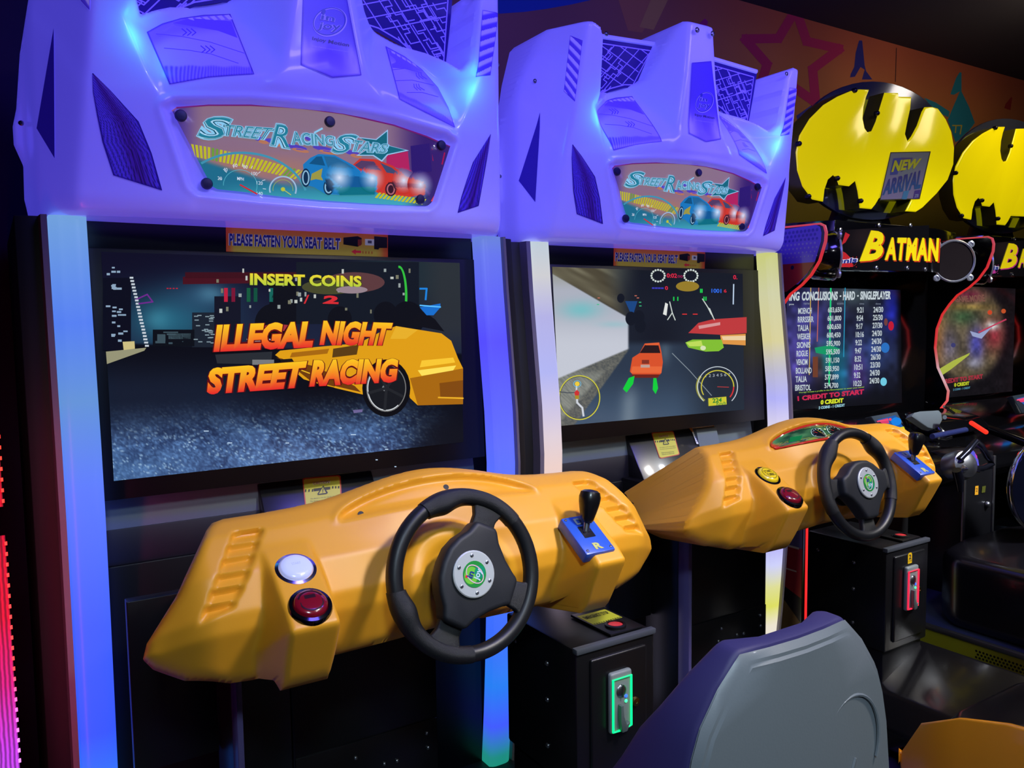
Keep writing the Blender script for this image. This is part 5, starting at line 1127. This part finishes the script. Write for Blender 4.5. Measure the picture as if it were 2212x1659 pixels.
def emblem_meshes():
    pl = yplane(0.055); P_ = pl.hit(z4(*EMB)); P_ = P_-KB; n = len(P_)
    me = bpy.data.meshes.new('winged_emblem'); bm = bmesh.new(); cx, cz = P_[:, 0].mean(), P_[:, 2].mean()
    f = bm.faces.new([bm.verts.new((p[0], p[1], p[2])) for p in P_]); r = bmesh.ops.extrude_face_region(bm, geom=[f]); ev = [g for g in r['geom'] if isinstance(g, bmesh.types.BMVert)]
    for v in ev: v.co.y += 0.075
    bmesh.ops.recalc_face_normals(bm, faces=bm.faces)
    es = [e for e in bm.edges if len(e.link_faces) == 2 and e.calc_face_angle(0) > math.radians(60) and abs(e.verts[0].co.y-e.verts[1].co.y) < .001 and e.verts[0].co.y < 0]
    bmesh.ops.bevel(bm, geom=es, offset=0.016, segments=4, profile=.5, affect='EDGES', clamp_overlap=True)
    bm.to_mesh(me); bm.free(); me.shade_smooth(); me.set_sharp_from_angle(angle=math.radians(35))
    me.materials.append(mat('lit_yellow_acrylic', (232, 212, 10), 0.16, emit=(232, 214, 4), es=0.62, coat=.4))
    me.materials.append(mat('shaded_acrylic_edge', (92, 88, 14), 0.3))  # side walls of the yellow acrylic, shade put into the colour
    for p_ in me.polygons:
        if abs(p_.normal.y) < .35: p_.material_index = 1
    pb = yplane(0.145); th = np.linspace(0, 2*math.pi, 49)[:-1]; D_ = pb.hit([(z4((752,1080))[0][0]+166*math.cos(t), z4((752,1080))[0][1]+150*math.sin(t)) for t in th])-KB
    mb = MB(); mb.add([tuple(p) for p in D_]+[(p[0], p[1]+.02, p[2]) for p in D_], [tuple(range(48)), tuple(range(95, 47, -1))]+[(i, (i+1) % 48, 48+(i+1) % 48, 48+i) for i in range(48)])
    dm = mat('iridescent_disc', (120, 130, 165), 0.12, metal=0.85); nd = dm.node_tree.nodes['Principled BSDF']
    if 'Thin Film Thickness' in nd.inputs: nd.inputs['Thin Film Thickness'].default_value = 520; nd.inputs['Thin Film IOR'].default_value = 1.6
    return me, mb.mesh('backing_disc', dm, bevel=.004)
def kscreen(idx):
    off = KB if idx == 0 else KB+TK
    if idx == 0:
        a = Art(yplane(0.20-KB[1], off), 0.0005)
        q = z7((140,577),(1030,600),(1040,1480),(140,1538))
        def fn(X, Y, u, v):
            x = (X-1660)*3.607; y = (Y-460)*3.607
            c = mixc((22, 24, 40), (10, 12, 24), ss(1200, 1500, y)); c = mixc(c, (70, 66, 150), .8*gs(x, y, 300, 900, 230, 330)); c = mixc(c, (30, 36, 150), .95*gs(x, y, 965, 760, 70, 190)); c = mixc(c, (60, 90, 170), .6*gs(x, y, 800, 1080, 160, 180))
            c = mixc(c, (90, 110, 110), .6*gs(x, y, 640, 640, 200, 90)); c = mixc(c, (20, 120, 120), .9*gs(x, y, 480, 1130, 110, 120)); c = mixc(c, (30, 130, 170), .8*gs(x, y, 580, 1280, 60, 200)); c = mixc(c, (90, 60, 150), .8*gs(x, y, 690, 1250, 70, 190)); c = mixc(c, (90, 50, 40), .6*gs(x, y, 390, 1180, 40, 130)); c = mixc(c, (110, 90, 210), .6*gs(x, y, 230, 1200, 90, 240))
            n = vnoise(x/40, y/50, 6); c = c*(0.72+0.55*n)[:, None]; return mixc(c, (6, 7, 12), np.maximum(ss(985, 1035, x), ss(1340, 1480, y)*.85))
        a.grid(q, 90, 80, fn, 0)
        for x, y1, c in ((330,1260,(200,170,80)),(392,1000,(190,100,90)),(598,1120,(40,150,190))): a.line(z7((x, 585),(x-12, y1)), 1.8, c, 2)
        a.poly(z7((480,585),(492,585),(478,1345),(466,1345)), (30, 200, 120), 2); a.rect(*z7((345,1120))[0], *z7((385,1280))[0], (110, 60, 40), 1); a.poly(z7((360,1050),(480,1030),(560,1060),(480,1110),(370,1090)), (20, 150, 100), 2)
        a.ell(z7((955,880))[0], 6, 10, (190, 24, 50), 2); a.ell(z7((897,1315))[0], 7, 9, (110, 200, 225), 2); a.ell(z7((910,1050))[0], 9, 11, (40, 110, 190), 2); a.ell(z7((915,850))[0], 4, 8, (110, 60, 60), 2)
        W_ = (196, 208, 214)
        for t, q in (('FIGHTING', ((40,616),(245,614),(240,684),(34,688))), ('CONCLUSIONS', ((264,613),(542,611),(538,680),(258,684))), ('-', ((556,642),(568,642),(567,654),(555,654))), ('HARD', ((584,611),(676,610),(673,677),(580,680))), ('-', ((692,640),(704,640),(703,652),(691,652))), ('SINGLEPLAYER', ((718,610),(956,609),(952,673),(714,677)))): a.text(t, z7(*q), W_, 0.04, 4)
        a.text('pos', z7((162,708),(198,708),(198,722),(162,722)), W_, 0, 4)
        for t, x, w_ in (('name', 275, 45), ('score', 535, 50), ('time', 710, 35), ('done', 835, 40)): a.text(t, z7((x,700),(x+w_,700),(x+w_,714),(x,714)), (130, 140, 160), 0, 4)
        nm = ['MOENCH','RRRSSRR','TALIA','WESKER','SIONIS','ROGUE','VENOM','BOLLAND','TALIA','BRISTOL']; sc = ['603,650','601,800','600,650','600,450','595,900','595,500','591,150','583,950','577,899','574,700']; tm = ['9:21','9:54','9:17','10:16','9:22','9:47','8:32','10:51','9:32','10:23']; dn = ['24/30','25/30','27/30','24/30','24/30','24/30','26/30','23/30','24/30','24/30']
        for k in range(10):
            y = 738+k*66.5; x = 232-k*2.6; w_ = 17.5*len(nm[k])
            a.text(nm[k], z7((x,y+3),(x+w_,y),(x+w_,y+46),(x,y+50)), W_, 0.02, 4)
            x = 464-k*3; y = 733+k*65.5; a.text(sc[k], z7((x,y+2),(x+107,y),(x+107,y+46),(x,y+50)), W_, 0.02, 4)
            x = 690-k*3; y = 733+k*63.5; w_ = 50 if len(tm[k]) == 4 else 62; a.text(tm[k], z7((x,y+2),(x+w_,y),(x+w_,y+44),(x,y+47)), W_, 0.02, 4)
            x = 818-k*3.4; y = 730+k*61.5; a.text(dn[k], z7((x,y+2),(x+76,y),(x+76,y+44),(x,y+46)), W_, 0.02, 4)
        a.text('Pro-tip! Create a profile in the Batcomputer to enter your name!', z7((240,1395),(745,1350),(745,1364),(240,1409)), (150, 190, 60), 0.02, 4)
        a.text('1 CREDIT TO START', z7((225,1428),(745,1372),(742,1412),(228,1466)), (200, 40, 80), 0.05, 4); a.text('0 CREDIT', z7((408,1458),(585,1442),(583,1478),(406,1494)), (215, 225, 40), 0.05, 4); a.text('2 COINS - 1 CREDIT', z7((392,1508),(595,1486),(595,1508),(390,1530)), (150, 200, 215), 0.04, 4)
        return a.mesh('game_screen', ARTE)
    a = Art(yplane(0.20-KB[1], off), 0.0005); q = z7((1300,560),(1925,590),(1900,1390),(1290,1450))
    def fn(X, Y, u, v):
        x = (X-1660)*3.607; y = (Y-460)*3.607; c = mixc((16, 16, 20), (22, 18, 22), u); body = ss(330, 250, np.hypot((x-1540), (y-930)*.78)); c = mixc(c, (96, 84, 60), body*.9); c = mixc(c, (110, 36, 60), .9*gs(x, y, 1560, 640, 110, 50)); c = mixc(c, (150, 120, 60), .8*gs(x, y, 1560, 735, 160, 26)); c = mixc(c, (52, 80, 52), .9*gs(x, y, 1520, 810, 110, 60)); c = mixc(c, (90, 86, 110), .9*gs(x, y, 1400, 1030, 80, 130)); c = mixc(c, (74, 76, 170), .95*gs(x, y, 1620, 1020, 60, 130)); c = mixc(c, (140, 90, 44), .8*gs(x, y, 1300, 960, 70, 240)); c = mixc(c, (130, 34, 50), .8*gs(x, y, 1760, 950, 80, 120)); c = mixc(c, (150, 150, 170), .8*gs(x, y, 1600, 1170, 60, 40)); c = mixc(c, (190, 200, 200), .95*gs(x, y, 1745, 880, 50, 34))
        return c*(0.8+0.4*vnoise(x/45, y/60, 9))[:, None]*(0.85+.3*vnoise(x/14, y/18, 3))[:, None]
    a.grid(q, 130, 150, fn, 0)
    a.poly(z7((1290,1240),(1440,1150),(1570,1090),(1560,1110),(1420,1220),(1300,1300)), (170, 180, 70), 2); a.line(z7((1640,930),(1850,830)), 3, (190, 60, 90), 2); a.poly(z7((1570,920),(1640,940),(1740,890),(1660,980),(1590,960)), (150, 160, 200), 2)
    for x, y, c in ((1725,775,(200,70,40)),(1832,765,(190,80,40)),(1440,1030,(60,60,110))): a.ell(z7((x, y))[0], 5, 5, c, 2)
    a.text('GAME MODE', z7((1440,650),(1680,635),(1690,690),(1460,695)), (120, 80, 70), 0.03, 3)
    a.text('1 CREDIT TO START', z7((1325,1300),(1670,1255),(1672,1290),(1325,1338)), (160, 44, 60), 0.05, 4); a.text('0 CREDIT', z7((1448,1326),(1565,1312),(1565,1340),(1448,1356)), (190, 200, 40), 0.05, 4); a.text('2 COINS - 1 CREDIT', z7((1440,1370),(1572,1352),(1572,1368),(1440,1386)), (80, 140, 165), 0.03, 4)
    return a.mesh('game_screen', ARTE)
def marquee_k(idx):
    off = KB; pl = yplane(-0.018-KB[1], off); a = Art(pl, 0.0006)
    RED = (196, 40, 44) if idx == 0 else (190, 60, 150); YL = (250, 226, 20)
    a.grid(z7((470,140),(1252,95),(1245,455),(440,440)), 30, 14, lambda X, Y, u, v: mixc((14, 13, 16), (60, 44, 40), .5*gs(u, v, .35, .2, .15, .4)), 0)
    a.poly(z7((560,290),(600,310),(640,350),(660,420),(490,425),(520,350)), RED, 1); a.poly(z7((600,150),(635,170),(600,230),(570,250)), RED, 1)
    for k in range(60):
        rr = random.Random(k); x = 600+rr.random()*90; y = 340+rr.random()*85; a.ell(z7((x, y))[0], .7, .7, RED, 1, n=6)
    words = [('B', ((800,135),(925,150),(880,365),(708,378))), ('ATMAN', ((925,190),(1330,195),(1320,378),(905,366)))]
    for t, q in words:
        qq = [(x+8, y+8) for x, y in q]; a.text(t, z7(*qq), (200, 60, 30) if idx == 0 else (200, 50, 140), 0.045, 2, grow=.02, sp=1.12)
    for t, q in words: a.text(t, z7(*q), YL, 0.045, 3, sp=1.12)
    a.text('unis', z7((545,362),(692,345),(686,388),(535,396)), (235, 235, 245), 0.12, 3, grow=.12); a.text('unis', z7((545,362),(692,345),(686,388),(535,396)), (40, 50, 130), 0.04, 4)
    me = a.mesh('marquee_print', art_mat('marquee_print', 0.55, .6, .1, .6, .6)); return me
def side_print(idx):
    """artwork printed on the outer left side, in the side's own y-z"""
    class S:
        def hit(s, p, d=0.0): p = np.asarray(p, float); return np.stack([np.full(len(p), 1.944-KB[0])-d, p[:, 0]-KB[1], p[:, 1]], 1)
    a = Art(S(), 0.0005); rect = lambda y0, z0, y1, z1, c, l=1: a.poly([(y0,z0),(y1,z0),(y1,z1),(y0,z1)], c, l)
    body = [(y+.012, z) for y, z in PROF if z > 1.5]; a.poly(body[1:]+[(.30, 1.50),(.30,1.745)], (96, 70, 190) if idx == 0 else (30, 20, 40), 0)
    if idx == 0:
        for j in range(7):
            for i in range(16):
                y = 0.21-i*.018+(j % 2)*.009; z = 1.735-j*.016; r = .0062-.0005*j
                if y > np.interp(z, [1.6, 1.69, 1.75], [-.05, -.075, -.065]): a.ell((y, z), r, r, (52, 34, 150) if j < 3 else (130, 120, 180), 1, n=10)
        a.poly([(-.055,1.615),(.30,1.615),(.30,1.50),(.075,1.508),(.02,1.542),(-.02,1.575)], (150, 34, 44), 1); a.ell((.05, 1.60), .008, .008, (30, 20, 60), 2)
    a2 = a; a = Art(S(), 0.0005); rect = lambda y0, z0, y1, z1, c, l=1: a.poly([(y0,z0),(y1,z0),(y1,z1),(y0,z1)], c, l)
    rect(-.015, .10, .60, .80, (24, 16, 24), 0)
    a.poly([(.55,.60),(-.015,.60),(-.015,.50),(.55,.42)], (86, 80, 110), 1)
    a.poly([(.55,.46),(-.015,.50),(-.015,.30),(.10,.34),(.55,.26)], (150, 30, 40), 1); rect(.0, .494, .32, .502, (190, 180, 150), 2); rect(.01, .40, .28, .406, (190, 170, 140), 2)
    for k in range(8):
        th = k*math.pi/4; a.poly([(.20,.45),(.20+.045*math.cos(th),.45+.045*math.sin(th)),(.20+.02*math.cos(th+.39),.45+.02*math.sin(th+.39))], (90, 190, 120), 3)
    a.poly([(-.015,.36),(-.015,.20),(.10,.30),(.30,.10),(-.015,.10)], (110, 84, 50) if idx == 0 else (30, 110, 100), 2)
    m_ = art_mat('side_print_vinyl', 0.02, 1.0, 0.3, .5, .3); return a2.mesh('side_print', m_), a.mesh('side_print', m_)
def gun_cabinet(idx):
    loc = KB if idx == 0 else KB+TK
    label = ('shooting cabinet beside the middle racer, high-score list on its screen, yellow winged sign above', 'rightmost shooting cabinet, cut by the frame, with a pink-tinted marquee')[idx]
    root = empty('shooting_cabinet', loc, label, 'arcade machine', 'shooting cabinets at the right')
    def K(name, mb, m, parent=root, **k): return link(name, shared(('k', name, k.pop('key', 0)), lambda: mb().mesh(name, m, **k)), parent)
    for s_, x0 in ((0, 1.945), (1, 3.125)):
        f = lambda x0=x0: MB().prism([(y-KB[1], z) for y, z in PROF]+[(.128-KB[1], .0), (.60-KB[1], 0), (.60-KB[1], 1.757)], 0, x0-KB[0], x0+.02-KB[0])
        sp = K('side_panel', f, GLOSS, key=s_)
        em = led_mat('red_edge_light', [(0,(255,40,40)),(.95,(255,50,44)),(1.04,(225,120,120)),(1.12,(222,190,198)),(1.2,(216,110,110)),(1.26,(225,50,46)),(1.5,(225,44,40)),(1.7,(214,40,44)),(1.75,(200,60,70))], .85)
        K('edge_light', lambda x0=x0: MB().tube([(x0+.006-KB[0], y-.003-KB[1], z) for y, z in PROF]+[(x0+.006-KB[0], .125-KB[1], .86)], 0.0065, 8), em, parent=sp, key=s_, smooth=True)
        if s_ == 0:
            for q_ in side_print(idx): link('side_print', q_, sp)
            K('lower_edge_light', lambda: MB().tube([(1.951-KB[0], -.030-KB[1], .62), (1.951-KB[0], -.030-KB[1], .15)], .005, 6), led_mat('red_strip', [(0,(255,40,40)),(1.6,(255,40,40))], 1.0), parent=sp, smooth=True)
            K('lower_side', lambda: MB().box((1.947-KB[0], -.026-KB[1], .1), (1.965-KB[0], .14-KB[1], .80)), GLOSS, parent=sp, bevel=.002)
    K('cabinet_back', lambda: MB().box(rel((1.965,.24,0)), rel((3.125,.60,1.75))), BLKM, bevel=0)
    K('screen_surround', lambda: MB().box(rel((1.967,.203,.93)), rel((3.125,.245,1.60))), GLOSS, bevel=.002)
    link('game_screen', kscreen(idx), root)
    mq = K('marquee_box', lambda: MB().prism([(2.05-KB[0],.10-KB[1]),(2.11-KB[0],-.015-KB[1]),(2.72-KB[0],-.017-KB[1]),(2.82-KB[0],-.012-KB[1]),(3.10-KB[0],.06-KB[1]),(3.12-KB[0],.24-KB[1]),(2.0-KB[0],.24-KB[1])], 2, 1.595, 1.785), GLOSS, bevel=.003)
    link('marquee_print', marquee_k(idx), mq)
    for k, (x, y) in enumerate([(560,135),(860,98),(1105,98),(548,425),(840,430),(1080,430),(1220,440)]):
        c = yplane(-.019).hit(z7((x, y)))[0]-KB; K('screw', lambda c=c: MB().lathe(c, (0,-1,0), [(.010,0),(.010,.003),(.005,.005),(.003,.003)], 14), STEEL, parent=mq, key=k, smooth=True)
    for s_, c, nrm in ((0, (2.075,-.03,1.642), (.82,-.57,0)), (1, (2.925,-.03,1.645), (-.55,-.83,0))):
        c = np.array(c)-KB; nv = np.array(nrm); tv = np.array([nv[1], -nv[0], 0]); 
        pod = K('speaker_pod', lambda c=c, nv=nv: MB().lathe(c-nv*.10, nv, [(.07,0),(.088,.03),(.094,.085),(.092,.10)], 32), GLOSS, key=s_, smooth=True)
        K('speaker_cone', lambda c=c, nv=nv: MB().lathe(c+nv*.0005, nv, [(.084,-.001),(.084,.002),(.05,.0005),(.02,.002)], 32), mat('cone_dark', (26, 16, 17), .85, spec=.2), parent=pod, key=s_, smooth=True)
        K('chrome_ring', lambda c=c, nv=nv: MB().lathe(c, nv, [(.086,0),(.093,.001),(.095,.006),(.090,.010),(.085,.006)], 40, False), mat('bright_ring', (176, 180, 186), .25, metal=.5), parent=pod, key=s_, smooth=True)
        for j in range(4):
            th = math.pi/4+j*math.pi/2; e = c+tv*.104*math.cos(th)+np.array([0,0,1])*.104*math.sin(th)
            K('ring_lug', lambda e=e, nv=nv: MB().lathe(e, nv, [(.015,-.002),(.015,.006),(.008,.008),(.006,.004)], 16), mat('bright_ring', (176, 180, 186), .25, metal=.5), parent=pod, key=(s_, j), smooth=True)
    # the winged sign on top
    e1, e2 = shared('emb', emblem_meshes)
    bd = link('backing_disc', e2, root); em = link('winged_emblem', e1, bd); em['label'] = 'lit yellow winged emblem'
    K('sign_post', lambda: MB().prism([(2.33-KB[0],1.77),(2.78-KB[0],1.77),(2.70-KB[0],1.90),(2.60-KB[0],1.87),(2.50-KB[0],1.90),(2.40-KB[0],1.90)], 1, .16-KB[1], .20-KB[1]), BLK, parent=bd, bevel=.004)
    for k, (x, y) in enumerate([(220,1030),(288,1408),(495,1278),(662,1440),(780,812),(620,648)]):
        c = yplane(.05).hit(z4((x, y)))[0]-KB; K('emblem_bolt', lambda c=c: MB().lathe(c, (0,-1,0), [(.010,-.01),(.010,.004),(.006,.009),(.002,.010)], 14), mat('bolt_black', (16, 15, 20), .3), parent=bd, key=k, smooth=True)
    # control desk
    y0 = KB[1]
    K('control_desk', lambda: MB().prism([(.10-y0,.96),(-.06-y0,.90),(-.30-y0,.835),(-.36-y0,.80),(-.32-y0,.74),(.20-y0,.70),(.20-y0,.96)], 0, 2.02-KB[0], 3.06-KB[0]), GLOSS, bevel=.02, seg=3)
    K('desk_cowl', lambda: MB().prism([(.04-y0,.985),(-.12-y0,.955),(-.17-y0,.90),(0-y0,.88)], 0, 2.66-KB[0], 3.04-KB[0]), GLOSS, bevel=.025, seg=3)
    P_ = yplane(-.13-y0, KB); mm = [tuple(p) for p in P_.hit(zq((10,440),(320,385),(470,655),(180,690)))]
    tab = K('small_display', lambda: MB().add([p for p in mm]+[(p[0], p[1]+.03, p[2]-.01) for p in mm], [(0,1,2,3),(7,6,5,4),(0,4,5,1),(1,5,6,2),(2,6,7,3),(3,7,4,0)]), mat('display_frame', (60, 70, 78), .3), bevel=.003)
    def disp():
        a = Art(yplane(-.131-y0, KB), .0006); a.poly(zq((80,480),(300,425),(445,640),(340,650)), (30, 90, 170), 1); a.ell(zq((310,500))[0], 11, 9, (20, 130, 230), 2); a.poly(zq((90,490),(210,460),(225,520),(150,530)), (220, 60, 110), 2); a.poly(zq((330,575),(400,560),(432,630),(352,642)), (225, 215, 40), 2); a.line(zq((85,500),(210,480)), 3, (240, 80, 120), 3); a.ell(zq((238,475))[0], 3, 3, (240, 70, 90), 3); a.poly(zq((200,560),(300,570),(330,620),(240,590)), (40, 80, 190), 2)
        return a.mesh('display_picture', ARTE)
    link('display_picture', shared('kdisp', disp), tab)
    P2 = yplane(-.20-y0, KB); mr_ = [tuple(p) for p in P2.hit(zq((492,440),(530,395),(600,378),(820,366),(850,400),(862,480),(820,560),(760,592),(690,575)))]; n = len(mr_)
    K('grey_pad', lambda: MB().add(mr_+[(p[0]+.004, p[1]+.03, p[2]-.012) for p in mr_], [tuple(range(n)), tuple(range(2*n-1, n-1, -1))]+[(i, (i+1) % n, n+(i+1) % n, n+i) for i in range(n)]), mat('grey_pad', (96, 106, 110), .5), bevel=.003)
    def bar(name, pts, r, m, y, key=0): 
        q = [tuple(p) for p in yplane(y-y0, KB).hit(zq(*pts))]; K(name, lambda: MB().tube(q, r, 10), m, key=key, smooth=True)
    bar('silver_bar', ((890,450),(1120,466)), .009, CHROME, -.24); bar('blue_handle', ((740,680),(1140,600)), .011, mat('blue_sheen', (60, 70, 130), .25, metal=.6), -.32); bar('red_light_bar', ((1205,515),(1385,630)), .009, mat('red_bar', (200, 40, 30), .3, emit=(255, 50, 30), es=1.0), -.30)
    bar('chrome_trim', ((820,700),(900,710),(970,690)), .005, CHROME, -.34); bar('cowl_trim', ((880,320),(1000,400)), .005, CHROME, -.20)
    # steering yoke on the pillar
    yc = yplane(-.46-y0, KB).hit(zq((1095,1020)))[0]
    yk = K('yoke_hub', lambda: MB().lathe(yc, (-.3,-.9,.3), [(.05,-.05),(.055,0),(.048,.02),(.03,.03),(.012,.034)], 26), STEEL, smooth=True)
    q = [tuple(p) for p in yplane(-.47-y0, KB).hit(zq((1060,960),(1160,860),(1260,740),(1330,800),(1400,920),(1450,1005),(1340,1060),(1180,1070)))]
    K('yoke_frame', lambda: MB().tube(q+[q[0]], .012, 10), mat('dark_chrome', (60, 62, 78), .2, metal=.9), parent=yk, smooth=True)
    K('yoke_spoke', lambda: MB().tube([tuple(p) for p in yplane(-.48-y0, KB).hit(zq((1090,1060),(1290,1090)))], [.014, .008], 10), CHROME, parent=yk, smooth=True)
    K('yoke_grip', lambda: MB().tube([tuple(p) for p in yplane(-.48-y0, KB).hit(zq((1030,1080),(1060,1180),(1075,1330)))], [.016, .018, .012], 12), mat('dark_chrome', (60, 62, 78), .2, metal=.9), parent=yk, smooth=True)
    def yd():
        a = Art(yplane(-.455-y0, KB), .0005); a.poly(zq((1145,905),(1210,825),(1250,870),(1290,960),(1300,1030),(1200,1035)), (92, 92, 215), 1); a.poly(zq((1145,905),(1165,890),(1195,985),(1180,970)), (230, 50, 150), 2); a.poly(zq((1250,880),(1275,910),(1280,950),(1262,930)), (200, 60, 190), 2); return a.mesh('yoke_display', ARTE)
    link('yoke_display', shared('kyd', yd), yk)
    pil = K('coin_pillar', lambda: MB().box(rel((2.478,-.35,.25)), rel((2.69,-.12,.86))), BLK, bevel=.006)
    for s_, x in ((0, 2.476), (1, 2.692)): K('silver_edge', lambda x=x: MB().box(rel((x-.007,-.356,.27)), rel((x+.007,-.345,.84))), STEEL, parent=pil, key=s_, bevel=.002)
    def lab():
        a = Art(yplane(-.352-y0, KB), .0005); a.poly(zr_((858,42),(886,38),(884,118),(852,122)), (222, 160, 40), 1); a.text('2', zr_((864,60),(880,58),(878,90),(862,92)), (90, 50, 30), 0, 2); return a.mesh('coin_label', ARTP)
    def lab2():
        a = Art(yplane(-.352-y0, KB), .0005); a.poly(zr_((920,45),(952,38),(945,98),(915,102)), (80, 84, 30), 1); return a.mesh('coin_label', ARTP)
    link('coin_label', shared('klab2', lab2), pil)
    link('coin_label', shared('klab', lab), pil)
    lk = yplane(-.352-y0, KB).hit(zr_((960,205)))[0]; K('lock', lambda: MB().lathe(lk, (0,-1,0), [(.013,0),(.013,.006),(.008,.012),(.003,.013)], 18), STEEL, parent=pil, smooth=True)
    # platform, bench and round shield
    pf = K('platform', lambda: MB().box(rel((2.09,-1.5,0.0)), rel((3.05,.15,.295))), mat('platform_top', (58, 68, 86), .6), bevel=.003)
    K('platform_rail', lambda: MB().box(rel((2.080,-1.5,.285)), rel((2.100,.0,.302))), STEEL, parent=pf, bevel=.002)
    def perf():
        class S:
            def hit(s, p, d=0.0): p = np.asarray(p, float); return np.stack([np.full(len(p), 2.088-KB[0])-d, p[:, 0]-KB[1], p[:, 1]], 1)
        a = Art(S(), .0005); a.poly([(-1.45,.06),(-.05,.06),(-.05,.284),(-1.45,.284)], (150, 146, 24), 0)
        for i in range(60):
            for j in range(9): a.ell((-.62-i*.012-(j % 2)*.006, .262-j*.011), .0042, .0042, (22, 22, 12), 1, n=8)
        return a.mesh('yellow_side_strip', ARTP)
    link('yellow_side_strip', shared('kperf', perf), pf)
    K('bench', lambda: MB().prism([(2.13-KB[0],-1.3-y0),(2.13-KB[0],-.50-y0),(2.20-KB[0],-.42-y0),(2.40-KB[0],-.38-y0),(2.70-KB[0],-.38-y0),(2.95-KB[0],-.46-y0),(2.97-KB[0],-1.3-y0)], 2, .296, .56), mat('black_vinyl', (12, 11, 16), .25, coat=.2), bevel=.045, seg=4)
    sh = np.array([2.60,-.62,.775])-KB; an = (-.35,-.93,0)
    rs = K('round_shield', lambda: MB().lathe(sh, an, [(.19,-.02),(.195,0),(.19,.006),(.05,.010)], 48), mat('shield_gloss', (10, 12, 26), .1, coat=.5), smooth=True)
    K('shield_rim', lambda: MB().lathe(sh, an, [(.192,-.022),(.199,-.01),(.2,.002),(.196,.009),(.191,.006)], 48, False), CHROME, parent=rs, smooth=True)
    K('shield_stand', lambda: MB().tube([sh+np.array([0,0.03,-.17]), sh+np.array([.05,.05,-.33])], .03, 12), BLK, parent=rs, smooth=True)
    return root
for k_ in range(2): gun_cabinet(k_)
# printed notice stuck on the first winged sign
def poster():
    pl = yplane(0.050); a = Art(pl, .0006); q = z4((877,1094),(1160,1088),(1082,1424),(800,1434))
    a.grid(q, 20, 20, lambda X, Y, u, v: mixc((118, 124, 118), (126, 116, 140), ss(.2, .9, v+.15*np.sin(u*9))), 0)
    a.line(q+[q[0]], 2.0, (70, 66, 40), 1)
    a.poly(z4((895,1135),(960,1130),(925,1250),(870,1255)), (70, 76, 130), 1); a.poly(z4((955,1130),(1035,1130),(1010,1190),(950,1235)), (84, 70, 110), 1)
    a.text('NEW', z4((905,1150),(1100,1135),(1070,1205),(880,1235)), (186, 184, 40), .05, 3); a.text('ARRIVAL', z4((842,1290),(1112,1215),(1090,1350),(818,1400)), (64, 56, 110), .035, 3, col2=(50, 90, 130))
    a.poly(z4((970,1370),(1010,1365),(990,1430),(955,1428)), (70, 120, 150), 2); a.poly(z4((1050,1365),(1090,1360),(1080,1420),(1035,1428)), (76, 60, 120), 2); a.text('ZB', z4((1050,1395),(1078,1390),(1074,1412),(1046,1416)), (150, 160, 170), 0, 3)
    o = link('notice', a.mesh('notice', art_mat('notice_print', .12, .9, .3, .4))); tag(o, 'grey square NEW ARRIVAL notice stuck on the nearer yellow winged sign', 'notice')
poster()
